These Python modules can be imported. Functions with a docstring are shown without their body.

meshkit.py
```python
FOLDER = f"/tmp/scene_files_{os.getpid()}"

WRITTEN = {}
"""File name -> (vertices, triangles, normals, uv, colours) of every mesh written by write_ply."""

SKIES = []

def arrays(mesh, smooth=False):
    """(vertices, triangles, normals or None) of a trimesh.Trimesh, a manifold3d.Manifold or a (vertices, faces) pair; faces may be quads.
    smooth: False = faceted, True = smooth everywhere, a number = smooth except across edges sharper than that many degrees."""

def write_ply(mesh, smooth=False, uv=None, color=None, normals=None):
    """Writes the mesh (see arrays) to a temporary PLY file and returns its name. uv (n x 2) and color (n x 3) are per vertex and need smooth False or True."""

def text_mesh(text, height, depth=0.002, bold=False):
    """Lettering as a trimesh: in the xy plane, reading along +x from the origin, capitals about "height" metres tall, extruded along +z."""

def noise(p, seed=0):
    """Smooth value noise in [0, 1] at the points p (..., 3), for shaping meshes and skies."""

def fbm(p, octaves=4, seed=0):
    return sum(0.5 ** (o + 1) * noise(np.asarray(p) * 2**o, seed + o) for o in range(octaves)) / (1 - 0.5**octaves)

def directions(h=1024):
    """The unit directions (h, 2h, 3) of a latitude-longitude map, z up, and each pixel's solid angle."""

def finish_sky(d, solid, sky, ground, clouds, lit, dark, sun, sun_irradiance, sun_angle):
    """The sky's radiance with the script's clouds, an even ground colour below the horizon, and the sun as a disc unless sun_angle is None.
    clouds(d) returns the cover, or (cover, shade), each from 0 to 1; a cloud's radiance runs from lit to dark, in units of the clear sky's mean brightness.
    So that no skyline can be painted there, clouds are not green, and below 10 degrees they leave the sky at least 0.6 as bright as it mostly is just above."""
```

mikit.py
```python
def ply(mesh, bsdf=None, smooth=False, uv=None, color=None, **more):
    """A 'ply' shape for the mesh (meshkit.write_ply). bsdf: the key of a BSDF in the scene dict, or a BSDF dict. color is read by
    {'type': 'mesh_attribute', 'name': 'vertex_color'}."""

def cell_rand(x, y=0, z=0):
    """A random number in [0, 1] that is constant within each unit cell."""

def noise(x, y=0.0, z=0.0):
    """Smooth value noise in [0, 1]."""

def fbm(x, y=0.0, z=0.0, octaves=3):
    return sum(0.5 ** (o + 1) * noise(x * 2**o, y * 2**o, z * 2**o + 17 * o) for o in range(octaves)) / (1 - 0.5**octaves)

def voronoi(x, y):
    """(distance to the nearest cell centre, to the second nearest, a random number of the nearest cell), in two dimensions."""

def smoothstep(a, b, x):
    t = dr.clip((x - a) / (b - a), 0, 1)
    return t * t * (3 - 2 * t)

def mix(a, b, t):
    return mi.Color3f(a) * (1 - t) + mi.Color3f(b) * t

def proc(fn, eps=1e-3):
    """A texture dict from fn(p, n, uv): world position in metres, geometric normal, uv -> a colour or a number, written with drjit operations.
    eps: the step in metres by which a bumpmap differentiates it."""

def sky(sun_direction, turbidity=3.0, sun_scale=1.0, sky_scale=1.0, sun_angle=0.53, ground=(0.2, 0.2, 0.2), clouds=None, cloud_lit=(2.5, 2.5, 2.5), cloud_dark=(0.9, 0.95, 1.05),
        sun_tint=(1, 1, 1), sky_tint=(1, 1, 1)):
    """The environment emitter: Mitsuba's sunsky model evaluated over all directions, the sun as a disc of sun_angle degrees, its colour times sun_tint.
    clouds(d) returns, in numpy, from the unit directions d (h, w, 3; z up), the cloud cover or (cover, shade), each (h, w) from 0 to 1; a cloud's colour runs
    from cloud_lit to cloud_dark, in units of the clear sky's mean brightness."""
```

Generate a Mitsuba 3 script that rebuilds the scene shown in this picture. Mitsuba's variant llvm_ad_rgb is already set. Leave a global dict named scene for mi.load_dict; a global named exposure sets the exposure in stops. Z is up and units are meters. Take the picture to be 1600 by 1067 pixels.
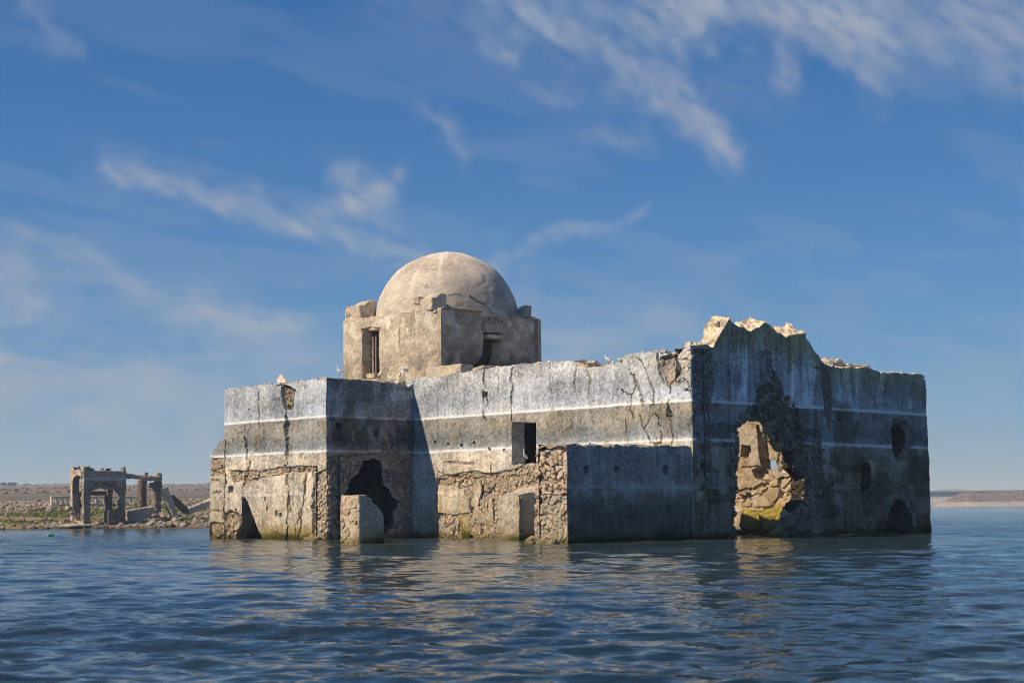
import math, random
import numpy as np, trimesh, shapely, manifold3d
import drjit as dr
import mitsuba as mi
import mikit, meshkit
from shapely.geometry import Polygon
from scipy.spatial import cKDTree

random.seed(7)
RNG = np.random.default_rng(11)
scene, labels = {}, {}
T = mi.ScalarTransform4f
V = lambda *a: np.array(a, float)

# ------------------------------------------------------------------ camera, sky, exposure
# world: x along the facade, y along the nave wall, z up, water level z = 0, metres
F_PX, PITCH, ROLL, YAW = 2503.1, .1045, .0103, .7766
AX, BX = V(math.cos(YAW), math.sin(YAW)), V(-math.sin(YAW), math.cos(YAW))
CAM = V(-59.141, -48.090, 1.5)


def ray(px, py):
    """Direction of a pixel of the 1600 x 1067 photograph."""
    x, y = px - 800, py - 533.5
    X, Y = math.cos(ROLL) * x - math.sin(ROLL) * y, math.sin(ROLL) * x + math.cos(ROLL) * y
    r, u = X / F_PX, -Y / F_PX
    D, U = math.cos(PITCH) - u * math.sin(PITCH), math.sin(PITCH) + u * math.cos(PITCH)
    return V(r * AX[0] + D * AX[1], r * BX[0] + D * BX[1], U)


def on(px, py, axis, val):
    """Where the sight line of a pixel meets the plane axis = val (a measurement of a real plane)."""
    r = ray(px, py)
    return CAM + (val - CAM[axis]) / r[axis] * r


FWD = ray(800, 533.5)
UPV = (ray(800, 532.5) - ray(800, 533.5)) * F_PX
scene['camera'] = {'type': 'thinlens', 'fov': math.degrees(2 * math.atan(800 / F_PX)), 'fov_axis': 'x', 'aperture_radius': 0.011, 'focus_distance': 82.0,
                   'near_clip': .5, 'far_clip': 20000.0, 'to_world': T().look_at(origin=CAM.tolist(), target=(CAM + FWD).tolist(), up=UPV.tolist()), 'medium': {'type': 'ref', 'id': 'haze_air'}}
exposure = 1.95
SUN = V(-6.17, 1.92, 5.69)

HEAD = math.atan2(FWD[1], FWD[0])


def azel(px, py):
    r = ray(px, py)
    return math.degrees(HEAD - math.atan2(r[1], r[0])), math.degrees(math.atan2(r[2], math.hypot(r[0], r[1])))


# cirrus strokes: points (measured as bearings), half width in degrees, cover
STROKES = [
    ([(165, 262), (215, 276), (265, 287), (330, 306), (400, 335), (480, 364), (560, 384), (640, 402)], .36, .50),
    ([(210, 262), (260, 272), (330, 290), (390, 312)], .30, .26),
    ([(480, 348), (540, 330), (590, 318)], .42, .28),
    ([(540, 268), (550, 298), (572, 322)], .40, .52), ([(560, 322), (600, 300), (628, 278)], .30, .44), ([(565, 300), (580, 330), (600, 345)], .5, .25),
    ([(40, 366), (110, 396), (160, 424), (215, 455)], .36, .36), ([(110, 385), (150, 430), (200, 470)], .5, .15),
    ([(-30, 412), (20, 420), (55, 445)], .75, .50), ([(-30, 455), (20, 465), (70, 468)], .6, .45), ([(-20, 485), (60, 490)], .4, .3),
    ([(230, 458), (300, 480), (370, 497), (460, 516)], .45, .48), ([(330, 500), (420, 530), (480, 560)], .7, .26), ([(350, 545), (480, 560), (560, 590)], .9, .30),
    ([(-20, 566), (70, 568), (160, 576), (220, 580)], .16, .40), ([(-30, 600), (120, 605), (280, 612), (400, 630)], .85, .42), ([(-30, 640), (150, 640), (330, 650)], .7, .30),
    ([(850, 540), (940, 520), (1060, 515)], .85, .36), ([(780, 420), (830, 480), (900, 540)], .7, .22),
    ([(785, 410), (830, 382), (900, 364), (960, 350), (1018, 328)], .20, .36), ([(790, 405), (800, 440)], .35, .2),
    ([(655, 165), (690, 195), (712, 220), (730, 258)], .26, .26),
    ([(1100, 405), (1190, 388), (1260, 390)], .25, .14),
    ([(780, -10), (860, 36), (920, 70), (980, 105), (1030, 150), (1080, 198), (1140, 248)], .50, .50),
    ([(1120, -20), (1085, 50), (1055, 110), (1075, 170), (1120, 225)], .42, .40), ([(960, 60), (1010, 110), (1060, 180)], .6, .25),
    ([(1040, 0), (1180, 10), (1300, 30), (1360, 60)], .85, .58), ([(1240, 0), (1230, 60), (1222, 120)], .35, .35), ([(1290, 20), (1340, 70), (1380, 130)], .55, .45),
    ([(1380, 0), (1480, 40), (1600, 90)], 1.0, .42), ([(1500, 0), (1640, 60)], 1.2, .35), ([(840, 0), (960, 20), (1100, 30)], .8, .30),
    ([(630, -10), (740, 30), (800, 70)], .7, .20), ([(752, 76), (790, 80), (815, 84)], .28, .30), ([(838, 142), (870, 146), (910, 154)], .24, .24), ([(920, 215), (960, 220), (1000, 226)], .3, .16),
    ([(60, 20), (85, 48), (108, 78)], .34, .26),
    ([(1490, 560), (1560, 580), (1640, 570)], .6, .14), ([(1130, 130), (1200, 150)], .9, .12),
]


def seg_dist(x, y, pts):
    best = np.full(np.shape(x), 1e9)
    for (ax, ay), (bx, by) in zip(pts[:-1], pts[1:]):
        dx, dy = bx - ax, by - ay
        t = np.clip(((x - ax) * dx + (y - ay) * dy) / (dx * dx + dy * dy + 1e-12), 0, 1)
        best = np.minimum(best, np.hypot(x - ax - t * dx, y - ay - t * dy))
    return best


def sstep(a, b, x):
    t = np.clip((x - a) / (b - a), 0, 1)
    return t * t * (3 - 2 * t)


def clouds(d):
    cover = np.zeros(d.shape[:2])
    az = np.degrees(HEAD - np.arctan2(d[..., 1], d[..., 0]))
    az = (az + 180) % 360 - 180
    el = np.degrees(np.arcsin(np.clip(d[..., 2], -1, 1)))
    # the wide sky: thin cirrus from noise
    q = d / np.maximum(d[..., 2:], .08)
    wide = meshkit.fbm(np.stack([q[..., 0] * 1.1 + q[..., 1] * .5, q[..., 1] * 3.2 - q[..., 0] * 1.0, q[..., 0] * 0 + 3], -1), 5)
    near = np.exp(-np.clip(np.abs(az) - 19, 0, None) ** 2 / 12.0) * np.exp(-np.clip(el - 20, 0, None) ** 2 / 12.0)
    cover += np.clip((wide - .53) * 3.0, 0, .45) * (1 - near)
    cover += near * np.clip((wide - .47) * .9, 0, .10)
    air = .86 * np.exp(-np.clip(el, 0, 90) / 5.6)      # pale air towards the horizon
    m = (np.abs(az) < 24) & (el < 27)
    a, e = az[m], el[m]
    P3 = np.stack([a, e, 0 * a], -1)
    wx, wy = meshkit.fbm(P3 * .55, 4, 3) - .5, meshkit.fbm(P3 * .55, 4, 9) - .5
    fx, fy = meshkit.fbm(P3 * 2.2, 4, 5) - .5, meshkit.fbm(P3 * 2.2, 4, 6) - .5
    aw, ew = a + wx * 1.3 + fx * .5, e + wy * .9 + fy * .4
    fibre = meshkit.fbm(np.stack([(a * .75 + e * 1.0 + wx) * 3.4, (e * .9 - a * .45 + wy) * .9, 0 * a], -1), 5, 21)
    flat = meshkit.fbm(np.stack([a * .55 + wx, e * 2.6, 0 * a], -1), 5, 22)
    fibre = fibre + (flat - fibre) * sstep(10.5, 7.0, e)
    puff = meshkit.fbm(P3 * 1.5, 5, 33)
    c = np.zeros(len(a))
    for pts, w, op in STROKES:
        pa = [azel(*p) for p in pts]
        r = seg_dist(aw, ew, pa) / (w * (.55 + 1.1 * puff))
        c = 1 - (1 - c) * (1 - 1.12 * op * np.exp(-r ** 1.6) * np.clip(1.6 * (fibre - .5) + .78, .2, 1.15))
    cover[m] = 1 - (1 - cover[m]) * (1 - np.clip(c, 0, .85))
    shade = np.clip(.30 + (meshkit.fbm(d * 9, 3, 4) - .5) * .8, 0, 1)
    both = 1 - (1 - cover) * (1 - air)
    return both, np.clip((cover * shade + (1 - cover) * air) / np.maximum(both, 1e-6), 0, 1)


scene['sky'] = mikit.sky(SUN.tolist(), turbidity=2.3, sky_scale=.63, sky_tint=(.14, .62, 1.06), sun_scale=1.0, sun_tint=(1.0, .985, .965), ground=(.10, .11, .12),
                         clouds=clouds, cloud_lit=(2.95, 2.95, 3.3), cloud_dark=(2.15, 3.1, 4.0))

# ------------------------------------------------------------------ materials
ATTR = {'type': 'mesh_attribute', 'name': 'vertex_color'}
scene['masonry'] = {'type': 'twosided', 'bsdf': {'type': 'diffuse', 'reflectance': ATTR}}


def water_bump(p, n, uv):
    x, y = p.x, p.y
    u, v = x * .7070 + y * .7071, y * .7071 - x * .7071
    a = mikit.fbm(u * 3.1 + 11, v * 1.9 + 3, 0.0, octaves=3)
    b = mikit.fbm(u * 9.7 + 5, v * 6.1 + 9, 2.0, octaves=2)
    patch = mikit.smoothstep(.3, .7, mikit.noise(u * .07, v * .05))
    return (a * .026 + b * .0052) * (.55 + .7 * patch)


scene['water_surface'] = {'type': 'bumpmap', 'arbitrary': mikit.proc(water_bump, eps=.012), 'scale': 1.0,
                          'bsdf': {'type': 'principled', 'base_color': ATTR, 'roughness': .05, 'eta': 1.33}}
scene['feather'] = {'type': 'twosided', 'bsdf': {'type': 'principled', 'base_color': {'type': 'rgb', 'value': [.72, .71, .68]}, 'roughness': .8}}
scene['bill'] = {'type': 'twosided', 'bsdf': {'type': 'principled', 'base_color': {'type': 'rgb', 'value': [.55, .36, .06]}, 'roughness': .5}}
scene['leg_skin'] = {'type': 'twosided', 'bsdf': {'type': 'principled', 'base_color': {'type': 'rgb', 'value': [.04, .04, .035]}, 'roughness': .6}}
scene['green_plastic'] = {'type': 'twosided', 'bsdf': {'type': 'principled', 'base_color': {'type': 'rgb', 'value': [.06, .42, .12]}, 'roughness': .25}}

# ------------------------------------------------------------------ helpers
TAKEN = {}


def numbered(name):
    k = TAKEN[name] = TAKEN.get(name, -1) + 1
    return name if k == 0 else f'{name}_{k:03d}'


def label(key, text=None, cat=None, group=None, kind=None):
    labels[key] = {k: v for k, v in (('label', text), ('category', cat), ('group', group), ('kind', kind)) if v}
    return key


def put(name, v, f, c, bsdf='masonry', smooth=False):
    key = numbered(name)
    scene[key] = mikit.ply((v, f), bsdf, smooth=smooth, color=c)
    return key


def fb(x, y, z=0.0, o=4, seed=0):
    x = np.asarray(x, float)
    return meshkit.fbm(np.stack([x, np.broadcast_to(y, x.shape), np.broadcast_to(z, x.shape)], -1), o, seed)


def lerp(a, b, t):
    t = np.asarray(t)[..., None]
    return a * (1 - t) + np.asarray(b) * t


def sdist(S, Z, poly):
    """Signed distance to a polygon, positive inside."""
    g = Polygon(poly)
    d = seg_dist(S, Z, list(poly) + [poly[0]])
    return np.where(shapely.contains_xy(g, S, Z), d, -d)


def rough_line(pts, step=.16, amp=.05, seed=0):
    r = np.random.default_rng(seed)
    out = []
    for a, b in zip(pts[:-1], pts[1:]):
        a, b = np.array(a), np.array(b)
        n = max(1, int(np.hypot(*(b - a)) / step))
        for k in range(n):
            out.append(a + (b - a) * k / n + (r.normal(0, amp, 2) if k else 0))
    return [tuple(p) for p in out] + [tuple(pts[-1])]


Z1, Z2, Z3 = 6.566, 4.715, 2.45
PROFILE = np.array([
    (-1.0, .05, .05, .015), (0.02, .085, .09, .02), (.16, .12, .12, .035), (.40, .27, .245, .17), (.9, .40, .372, .32), (2.4, .47, .448, .405), (3.4, .48, .455, .41), (4.4, .52, .495, .445), (4.69, .48, .465, .44),
    (4.72, .44, .45, .47), (4.86, .33, .34, .35), (5.1, .235, .24, .245), (5.5, .235, .235, .235), (5.9, .31, .295, .265), (6.3, .32, .30, .26), (6.53, .27, .26, .245),
    (6.60, .47, .49, .52), (6.8, .42, .44, .47), (7.4, .34, .355, .38), (8.0, .39, .40, .415), (8.6, .48, .482, .48), (12, .50, .49, .46)])


def plaster(s, z, seed=0, tint=(1, 1, 1), line=1.0, low=0.0):
    """Old lime plaster with the tide marks that the reservoir left on it."""
    zz = z + (fb(s * .5, z * .5, seed, 3, seed) - .5) * .35 * (np.minimum(abs(z - Z1), abs(z - Z2)) > .12)
    c = np.stack([np.interp(zz, PROFILE[:, 0], PROFILE[:, k]) for k in (1, 2, 3)], -1)
    blot = fb(s * .7, z * .9, 1, 4, seed + 1)
    streak = fb(s * 5.0, z * .45, 2, 4, seed + 2)
    grain = fb(s * 9, z * 9, 3, 3, seed + 3)
    fine = fb(s * 21, z * 19, 4, 2, seed + 12)
    c *= np.clip(1 + (blot - .5) * .95 + (streak - .5) * .55 + (grain - .5) * .9 + (fine - .5) * .8, .25, 1.9)[..., None]
    c = c * lerp(V(1, 1, 1) + 0 * c, V(.93, 1.0, 1.09), sstep(4.4, 4.8, z))
    warm = sstep(.52, .66, fb(s * .55, z * .8, 5, 4, seed + 5)) * sstep(9.4, 8.4, z)
    c = lerp(c, c * V(1.05, .98, .86), warm * .7)
    pit = sstep(.70, .78, fb(s * 13, z * 11, 9, 3, seed + 7)) * sstep(.40, .6, fb(s * .8, z * .8, 4, 3, seed + 13))
    c = c * (1 - .5 * pit[..., None])
    vein = np.abs(fb(s * 2.1, z * 1.5, 11, 5, seed + 8) - .5) + .03 * sstep(.5, .35, fb(s * .6, z * .6, 2, 3, seed + 14))
    c = lerp(c, c * V(.60, .56, .50), sstep(.014, .003, vein) * .85)
    wet = sstep(.42, .14, z + (fb(s * 1.4, z * .5, 3, 4, seed + 15) - .5) * .5)
    c = lerp(c, c * V(.50, .49, .40), wet * .85)
    for zl, wgt in ((Z1, .95), (Z2, .95), (Z3, .22 + low)):
        off = z - zl - (fb(s * .9, zl, 4, 3, seed) - .5) * .06
        brk = np.clip(.45 + 1.3 * fb(s * 3.2, zl, 7, 4, seed + 9), 0, 1)
        k = np.where(off < 0, np.exp(-(off / .04) ** 2), np.exp(-(off / (.045 + .075 * fb(s * 6, zl, 1, 3, seed + 4))) ** 2))
        c = lerp(c, V(.84, .85, .86), k * brk * wgt * line)
    return np.clip(c * V(*tint), .015, .85)


def masonry(x, y, z, seed=0, base=(.36, .30, .215)):
    n = fb(x * 2.3, y * 2.3, z * 2.3, 4, seed)
    m = fb(x * 8, y * 8, z * 8, 3, seed + 3)
    c = V(*base) * (1 + (n - .5) * .9 + (m - .5) * .9)[..., None]
    g = sstep(.45, .6, fb(x * 1.2, y * 1.2, z * 1.2, 3, seed + 5))
    c = lerp(c, c.mean(-1, keepdims=True) * V(1.05, 1.0, .95), g * .6)
    wet = sstep(.55, .0, z + (n - .5) * .4)
    return np.clip(lerp(c, c * V(.42, .40, .22), wet), .012, .8)


def rubble(S, Z, size, seed):
    """(height 0..1, cell tint 0..1) of small rubble stones."""
    r = np.random.default_rng(seed)
    lo, hi = V(S.min(), Z.min()) - size, V(S.max(), Z.max()) + size
    n = ((hi - lo) / size).astype(int) + 1
    g = np.stack(np.meshgrid(np.arange(n[0]), np.arange(n[1]), indexing='ij'), -1).reshape(-1, 2)
    pts = lo + (g + .5 + r.uniform(-.42, .42, g.shape)) * size * V(1.0, .75)
    tree, tint = cKDTree(pts), r.uniform(0, 1, len(pts))
    q = np.stack([S + (fb(S * 3, Z * 3, 1, 2, seed) - .5) * size * .8, Z + (fb(S * 3, Z * 3, 5, 2, seed) - .5) * size * .8], -1)
    d, i = tree.query(q.reshape(-1, 2), k=2)
    gap = (d[:, 1] - d[:, 0]).reshape(S.shape) / size
    tt = tint[i[:, 0]].reshape(S.shape)
    return np.clip(sstep(.0, .16, gap) * (.25 + .75 * tt) + (fb(S * 5, Z * 5, 3, 4, seed) - .5) * .9, 0, 1), tt


RES, ZLO = .036, -.54


STONES = []


class Wall:
    """One face of masonry: a fine relief in front, its thickness behind, holes with rough reveals."""

    def __init__(self, key, o, sd, nd, s0, s1, outline, thick=.9, holes=(), losses=(), cracks=(), pits=(), mitre_lo=None, mitre_hi=None, worn=1.0, tint=(1, 1, 1), seed=0, res=RES,
                 edge=.05, und=.055, col=None, side_base=(.36, .30, .215), side_rise=0.0, reveal=(.30, .25, .18), jamb=None, patches=(), line=1.0, flakes=.68, side_jit=.12, low=0.0, zlo=ZLO, back=True, ends=()):
        o, sd, nd = V(*o), V(*sd), V(*nd)
        self.o, self.sd, self.nd, self.key = o, sd, nd, key
        ztop = max(p[1] for p in outline) + .1
        S = np.linspace(s0, s1, int(round((s1 - s0) / res)) + 1)
        Zs = np.arange(zlo, ztop + res, res)
        SS, ZZ = np.meshgrid(S, Zs, indexing='ij')
        cs, cz = (SS[:-1, :-1] + SS[1:, 1:]) / 2, (ZZ[:-1, :-1] + ZZ[1:, 1:]) / 2
        w1, w2 = fb(cs * 2.2, cz * 2.2, 3, 5, seed + 40) - .5, fb(cs * 2.2, cz * 2.2, 8, 5, seed + 41) - .5
        act = shapely.contains_xy(Polygon(outline).buffer(0), cs + 0 * w1, cz + w2 * edge * 2)
        for poly, amp in holes:
            act &= ~shapely.contains_xy(Polygon(poly).buffer(0), cs + w1 * amp * 2, cz + w2 * amp * 2)
        d = (fb(SS * .6, ZZ * .6, 1, 3, seed + 20) - .5) * und * 2 + (fb(SS * 6, ZZ * 6, 2, 3, seed + 21) - .5) * .03
        c = col(SS, ZZ) if col else plaster(SS, ZZ, seed, tint, line, low)
        for poly, tnt in patches:
            k = sstep(-.05, .15, sdist(SS, ZZ, poly) + (fb(SS * 2, ZZ * 2, 1, 4, seed + 60) - .5) * .8)
            c = lerp(c, c * V(*tnt), k)
        # plaster lost in flakes along a fine noise
        flake = sstep(flakes, flakes + .012, fb(SS * 1.1, ZZ * 1.3, 6, 6, seed + 30)) * (1 - .75 * sstep(7.0, 7.6, ZZ))
        d = d - .025 * flake
        c = lerp(c, c * V(.78, .70, .58), flake * .8)
        self.losses = []
        for k, (poly, deep, size, amp, base) in enumerate(losses):
            sdv = sdist(SS, ZZ, poly) + (fb(SS * 1.6, ZZ * 1.6, 4, 5, seed + 50 + k) - .5) * 2 * amp
            m = sstep(0, .05, sdv)
            if m.max() <= 0:
                continue
            h, t = rubble(SS, ZZ, size, seed + 70 + k)
            d = d - m * (deep + .055 * (1 - h) + (fb(SS * .9, ZZ * .9, 5, 3, seed + 80) - .5) * deep + .13 * sstep(.56, .66, fb(SS * 2.4, ZZ * 3.2, 9, 5, seed + 82 + k)) + (fb(SS * 9, ZZ * 11, 4, 3, seed + 83) - .5) * .05)
            mc = masonry(SS, 0 * SS + seed, ZZ, seed + k, base) * (.80 + .40 * t)[..., None]
            c = lerp(c, mc, m)
        cw = np.clip(4.2 * (fb(SS * 1.5, ZZ * 1.5, 7, 4, seed + 90) - .5) + .85, .16, 2.3)
        for k, (pts, wid, deep) in enumerate(cracks):
            ln = rough_line(pts, .14, .035 + wid * .3, seed * 31 + k)
            xs, ys = [p[0] for p in ln], [p[1] for p in ln]
            i0, i1 = np.searchsorted(S, (min(xs) - .5, max(xs) + .5))
            j0, j1 = np.searchsorted(Zs, (min(ys) - .5, max(ys) + .5))
            r = np.full(SS.shape, 9.0)
            r[i0:i1, j0:j1] = seg_dist(SS[i0:i1, j0:j1], ZZ[i0:i1, j0:j1], ln)
            wv = wid * cw
            d = np.minimum(d, np.where(r < wv, -deep * np.clip(1.35 - r / wv, 0, 1), d))
            lip = np.exp(-(r / (wv * 2.2 + .03)) ** 2) * .5
            c = lerp(c, c * V(.9, .80, .66), lip)
        pn = (fb(SS * 5, ZZ * 5, 2, 3, seed + 95) - .5) * .10
        for poly, deep in pits:
            m = sdist(SS, ZZ, poly) + pn > 0
            d = np.where(m, np.minimum(d, -deep), d)
            c = np.where(m[..., None], masonry(SS, 0 * SS, ZZ, seed + 3), c)
        wear = lambda z: np.clip(fb(z * 2.4, 7.7, 0, 4, 123) - .40, 0, 1) * .34 + np.abs(fb(z * 9, 7.7, 0, 2, 124) - .5) * .06 + .004
        P = o + SS[..., None] * sd + d[..., None] * nd
        P[..., 2] = ZZ
        open_ = np.zeros(SS.shape, bool)
        for which, mit, sgn in ((0, mitre_lo, 1), (-1, mitre_hi, -1)):
            if mit is not None:
                wv = wear(ZZ[which]) * worn
                P[which] = o + (S[which] + sgn * wv)[:, None] * sd - wv[:, None] * nd
                P[which][:, 2] = ZZ[which]
                open_[which] = ZZ[which] < mit + .3 * res
                P[which + sgn] = np.where((d[which + sgn] > -.03)[:, None], P[which + sgn] - nd * .012, P[which + sgn])
        self.act, self.S, self.Zs, self.d, self.SS, self.ZZ = act, S, Zs, d, SS, ZZ
        ns, nz = SS.shape
        idx = np.arange(ns * nz).reshape(ns, nz)
        A, B, C_, D_ = idx[:-1, :-1][act], idx[1:, :-1][act], idx[1:, 1:][act], idx[:-1, 1:][act]
        flip = np.dot(np.cross(sd, V(0, 0, 1)), nd) < 0
        quads = np.stack([A, B, C_, D_], 1)
        verts, cols, faces = [P.reshape(-1, 3)], [c.reshape(-1, 3)], [quads[:, ::-1] if flip else quads]
        # boundary edges
        pad = np.pad(act, 1)
        edges = []
        for (di, dj), (n0, n1) in {(-1, 0): ((0, 0), (0, 1)), (1, 0): ((1, 1), (1, 0)), (0, -1): ((1, 0), (0, 0)), (0, 1): ((0, 1), (1, 1))}.items():
            nb = pad[1 + di:1 + di + ns - 1, 1 + dj:1 + dj + nz - 1]
            i, j = np.nonzero(act & ~nb)
            keep = ~(open_[i + n0[0], j + n0[1]] & open_[i + n1[0], j + n1[1]]) & ~((dj == -1) & (j == 0))
            edges.append(np.stack([idx[i + n0[0], j + n0[1]], idx[i + n1[0], j + n1[1]]], 1)[keep])
        edges = np.vstack(edges)
        nodes, inv = np.unique(edges, return_inverse=True)
        inv = inv.reshape(edges.shape)
        K = max(3, int(thick / .11))
        base = len(verts[0])
        fs, zz = SS.reshape(-1)[nodes], ZZ.reshape(-1)[nodes]
        ring = []
        for k in range(K + 1):
            t = k / K
            p = P.reshape(-1, 3)[nodes] - nd * (thick * t) - np.outer(d.reshape(-1)[nodes] * t, nd)
            j = min(1, k / 1.5) * side_jit * 2
            q = p * 2.6
            jit = np.stack([meshkit.fbm(q + 3, 5, seed + 5) - .5, meshkit.fbm(q + 9, 5, seed + 6) - .5], -1) * j * 1.25
            p = p + jit[:, :1] * sd + np.stack([0 * t + 0 * zz, 0 * zz, jit[:, 1] * np.where(zz > 8.4, .55 + .45 * sstep(9.0, 9.6, zz), 1) + side_rise * sstep(9.05, 9.7, zz) * t * (2.2 * fb(fs * 1.1, 3, t * 1.2, 5, seed + 8) - .55)], -1)
            ring.append(p)
            verts.append(p)
            up = sstep(Z1 + .6, Z1 + 1.6, zz)
            cc = masonry(p[:, 0], p[:, 1], p[:, 2], seed + 2, reveal)
            if jamb:
                cc = np.where(((fs > jamb[0]) & (fs < jamb[1]))[:, None], masonry(p[:, 0], p[:, 1], p[:, 2], seed + 2, jamb[2]), cc)
            cc = lerp(cc, masonry(p[:, 0], p[:, 1], p[:, 2], seed + 2, side_base) * 1.3, up)
            cols.append(cc)
        nn = len(nodes)
        for k in range(K):
            a, b = base + k * nn + inv[:, 0], base + k * nn + inv[:, 1]
            faces.append(np.stack([a, b, b + nn, a + nn], 1))
        if back:
            st = 4
            ka = act[:(ns - 1) // st * st:st, :(nz - 1) // st * st:st]
            i, j = np.nonzero(ka)
            bb = base + (K + 1) * nn
            Pb = o + SS[::st, ::st, None] * sd - nd * (thick + .003)
            Pb[..., 2] = ZZ[::st, ::st]
            ib = np.arange(Pb.shape[0] * Pb.shape[1]).reshape(Pb.shape[:2]) + bb
            ok = (i + 1 < Pb.shape[0]) & (j + 1 < Pb.shape[1])
            i, j = i[ok], j[ok]
            verts.append(Pb.reshape(-1, 3))
            cols.append(masonry(*Pb.reshape(-1, 3).T, seed + 4, (.13, .11, .085)))  # inner faces painted dark, interior shade put into the colour
            faces.append(np.stack([ib[i, j], ib[i, j + 1], ib[i + 1, j + 1], ib[i + 1, j]], 1))
        v, c, f = np.vstack(verts), np.clip(np.vstack(cols), .01, .85), np.vstack(faces)
        used = np.unique(f)
        re = np.full(len(v), -1)
        re[used] = np.arange(len(used))
        self.name = put(key, v[used], re[f], c[used])

    def depth_at(self, s, z):
        i = int(np.clip(round((s - self.S[0]) / (self.S[1] - self.S[0])), 0, len(self.S) - 1))
        j = int(np.clip(round((z - self.Zs[0]) / (self.Zs[1] - self.Zs[0])), 0, len(self.Zs) - 1))
        a = self.d[max(0, i - 3):i + 4, max(0, j - 3):j + 4]
        solid = self.act[min(i, self.act.shape[0] - 1), min(j, self.act.shape[1] - 1)]
        return float(np.median(a)), bool(solid)

    def stones(self, poly, size, seed, skip=(), base=(.38, .31, .225), proud=.055, flat=1.35, keep=.72, name='stone'):
        """Stones of the wall that can be told apart, each an entry of its own."""
        r = np.random.default_rng(seed)
        g = Polygon(poly).buffer(0)
        for q in skip:
            g = g.difference(Polygon(q).buffer(0))
        lo, hi = V(*g.bounds[:2]) - size, V(*g.bounds[2:]) + size
        pts = []
        for _ in range(4000):
            p = r.uniform(lo, hi)
            rad = size * r.choice([.48, .62, .85, 1.0, 1.25])
            if all(abs(p[0] - q[0]) / flat + abs(p[1] - q[1]) * .9 > .6 * rad or np.hypot((p[0] - q[0]) / flat, p[1] - q[1]) > rad for q in pts) and all(np.hypot((p[0] - q[0]) / flat, p[1] - q[1]) > rad * .8 for q in pts):
                pts.append(p)
        cells = shapely.voronoi_polygons(shapely.MultiPoint(pts), extend_to=shapely.box(*lo, *hi))
        n = 0
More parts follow.
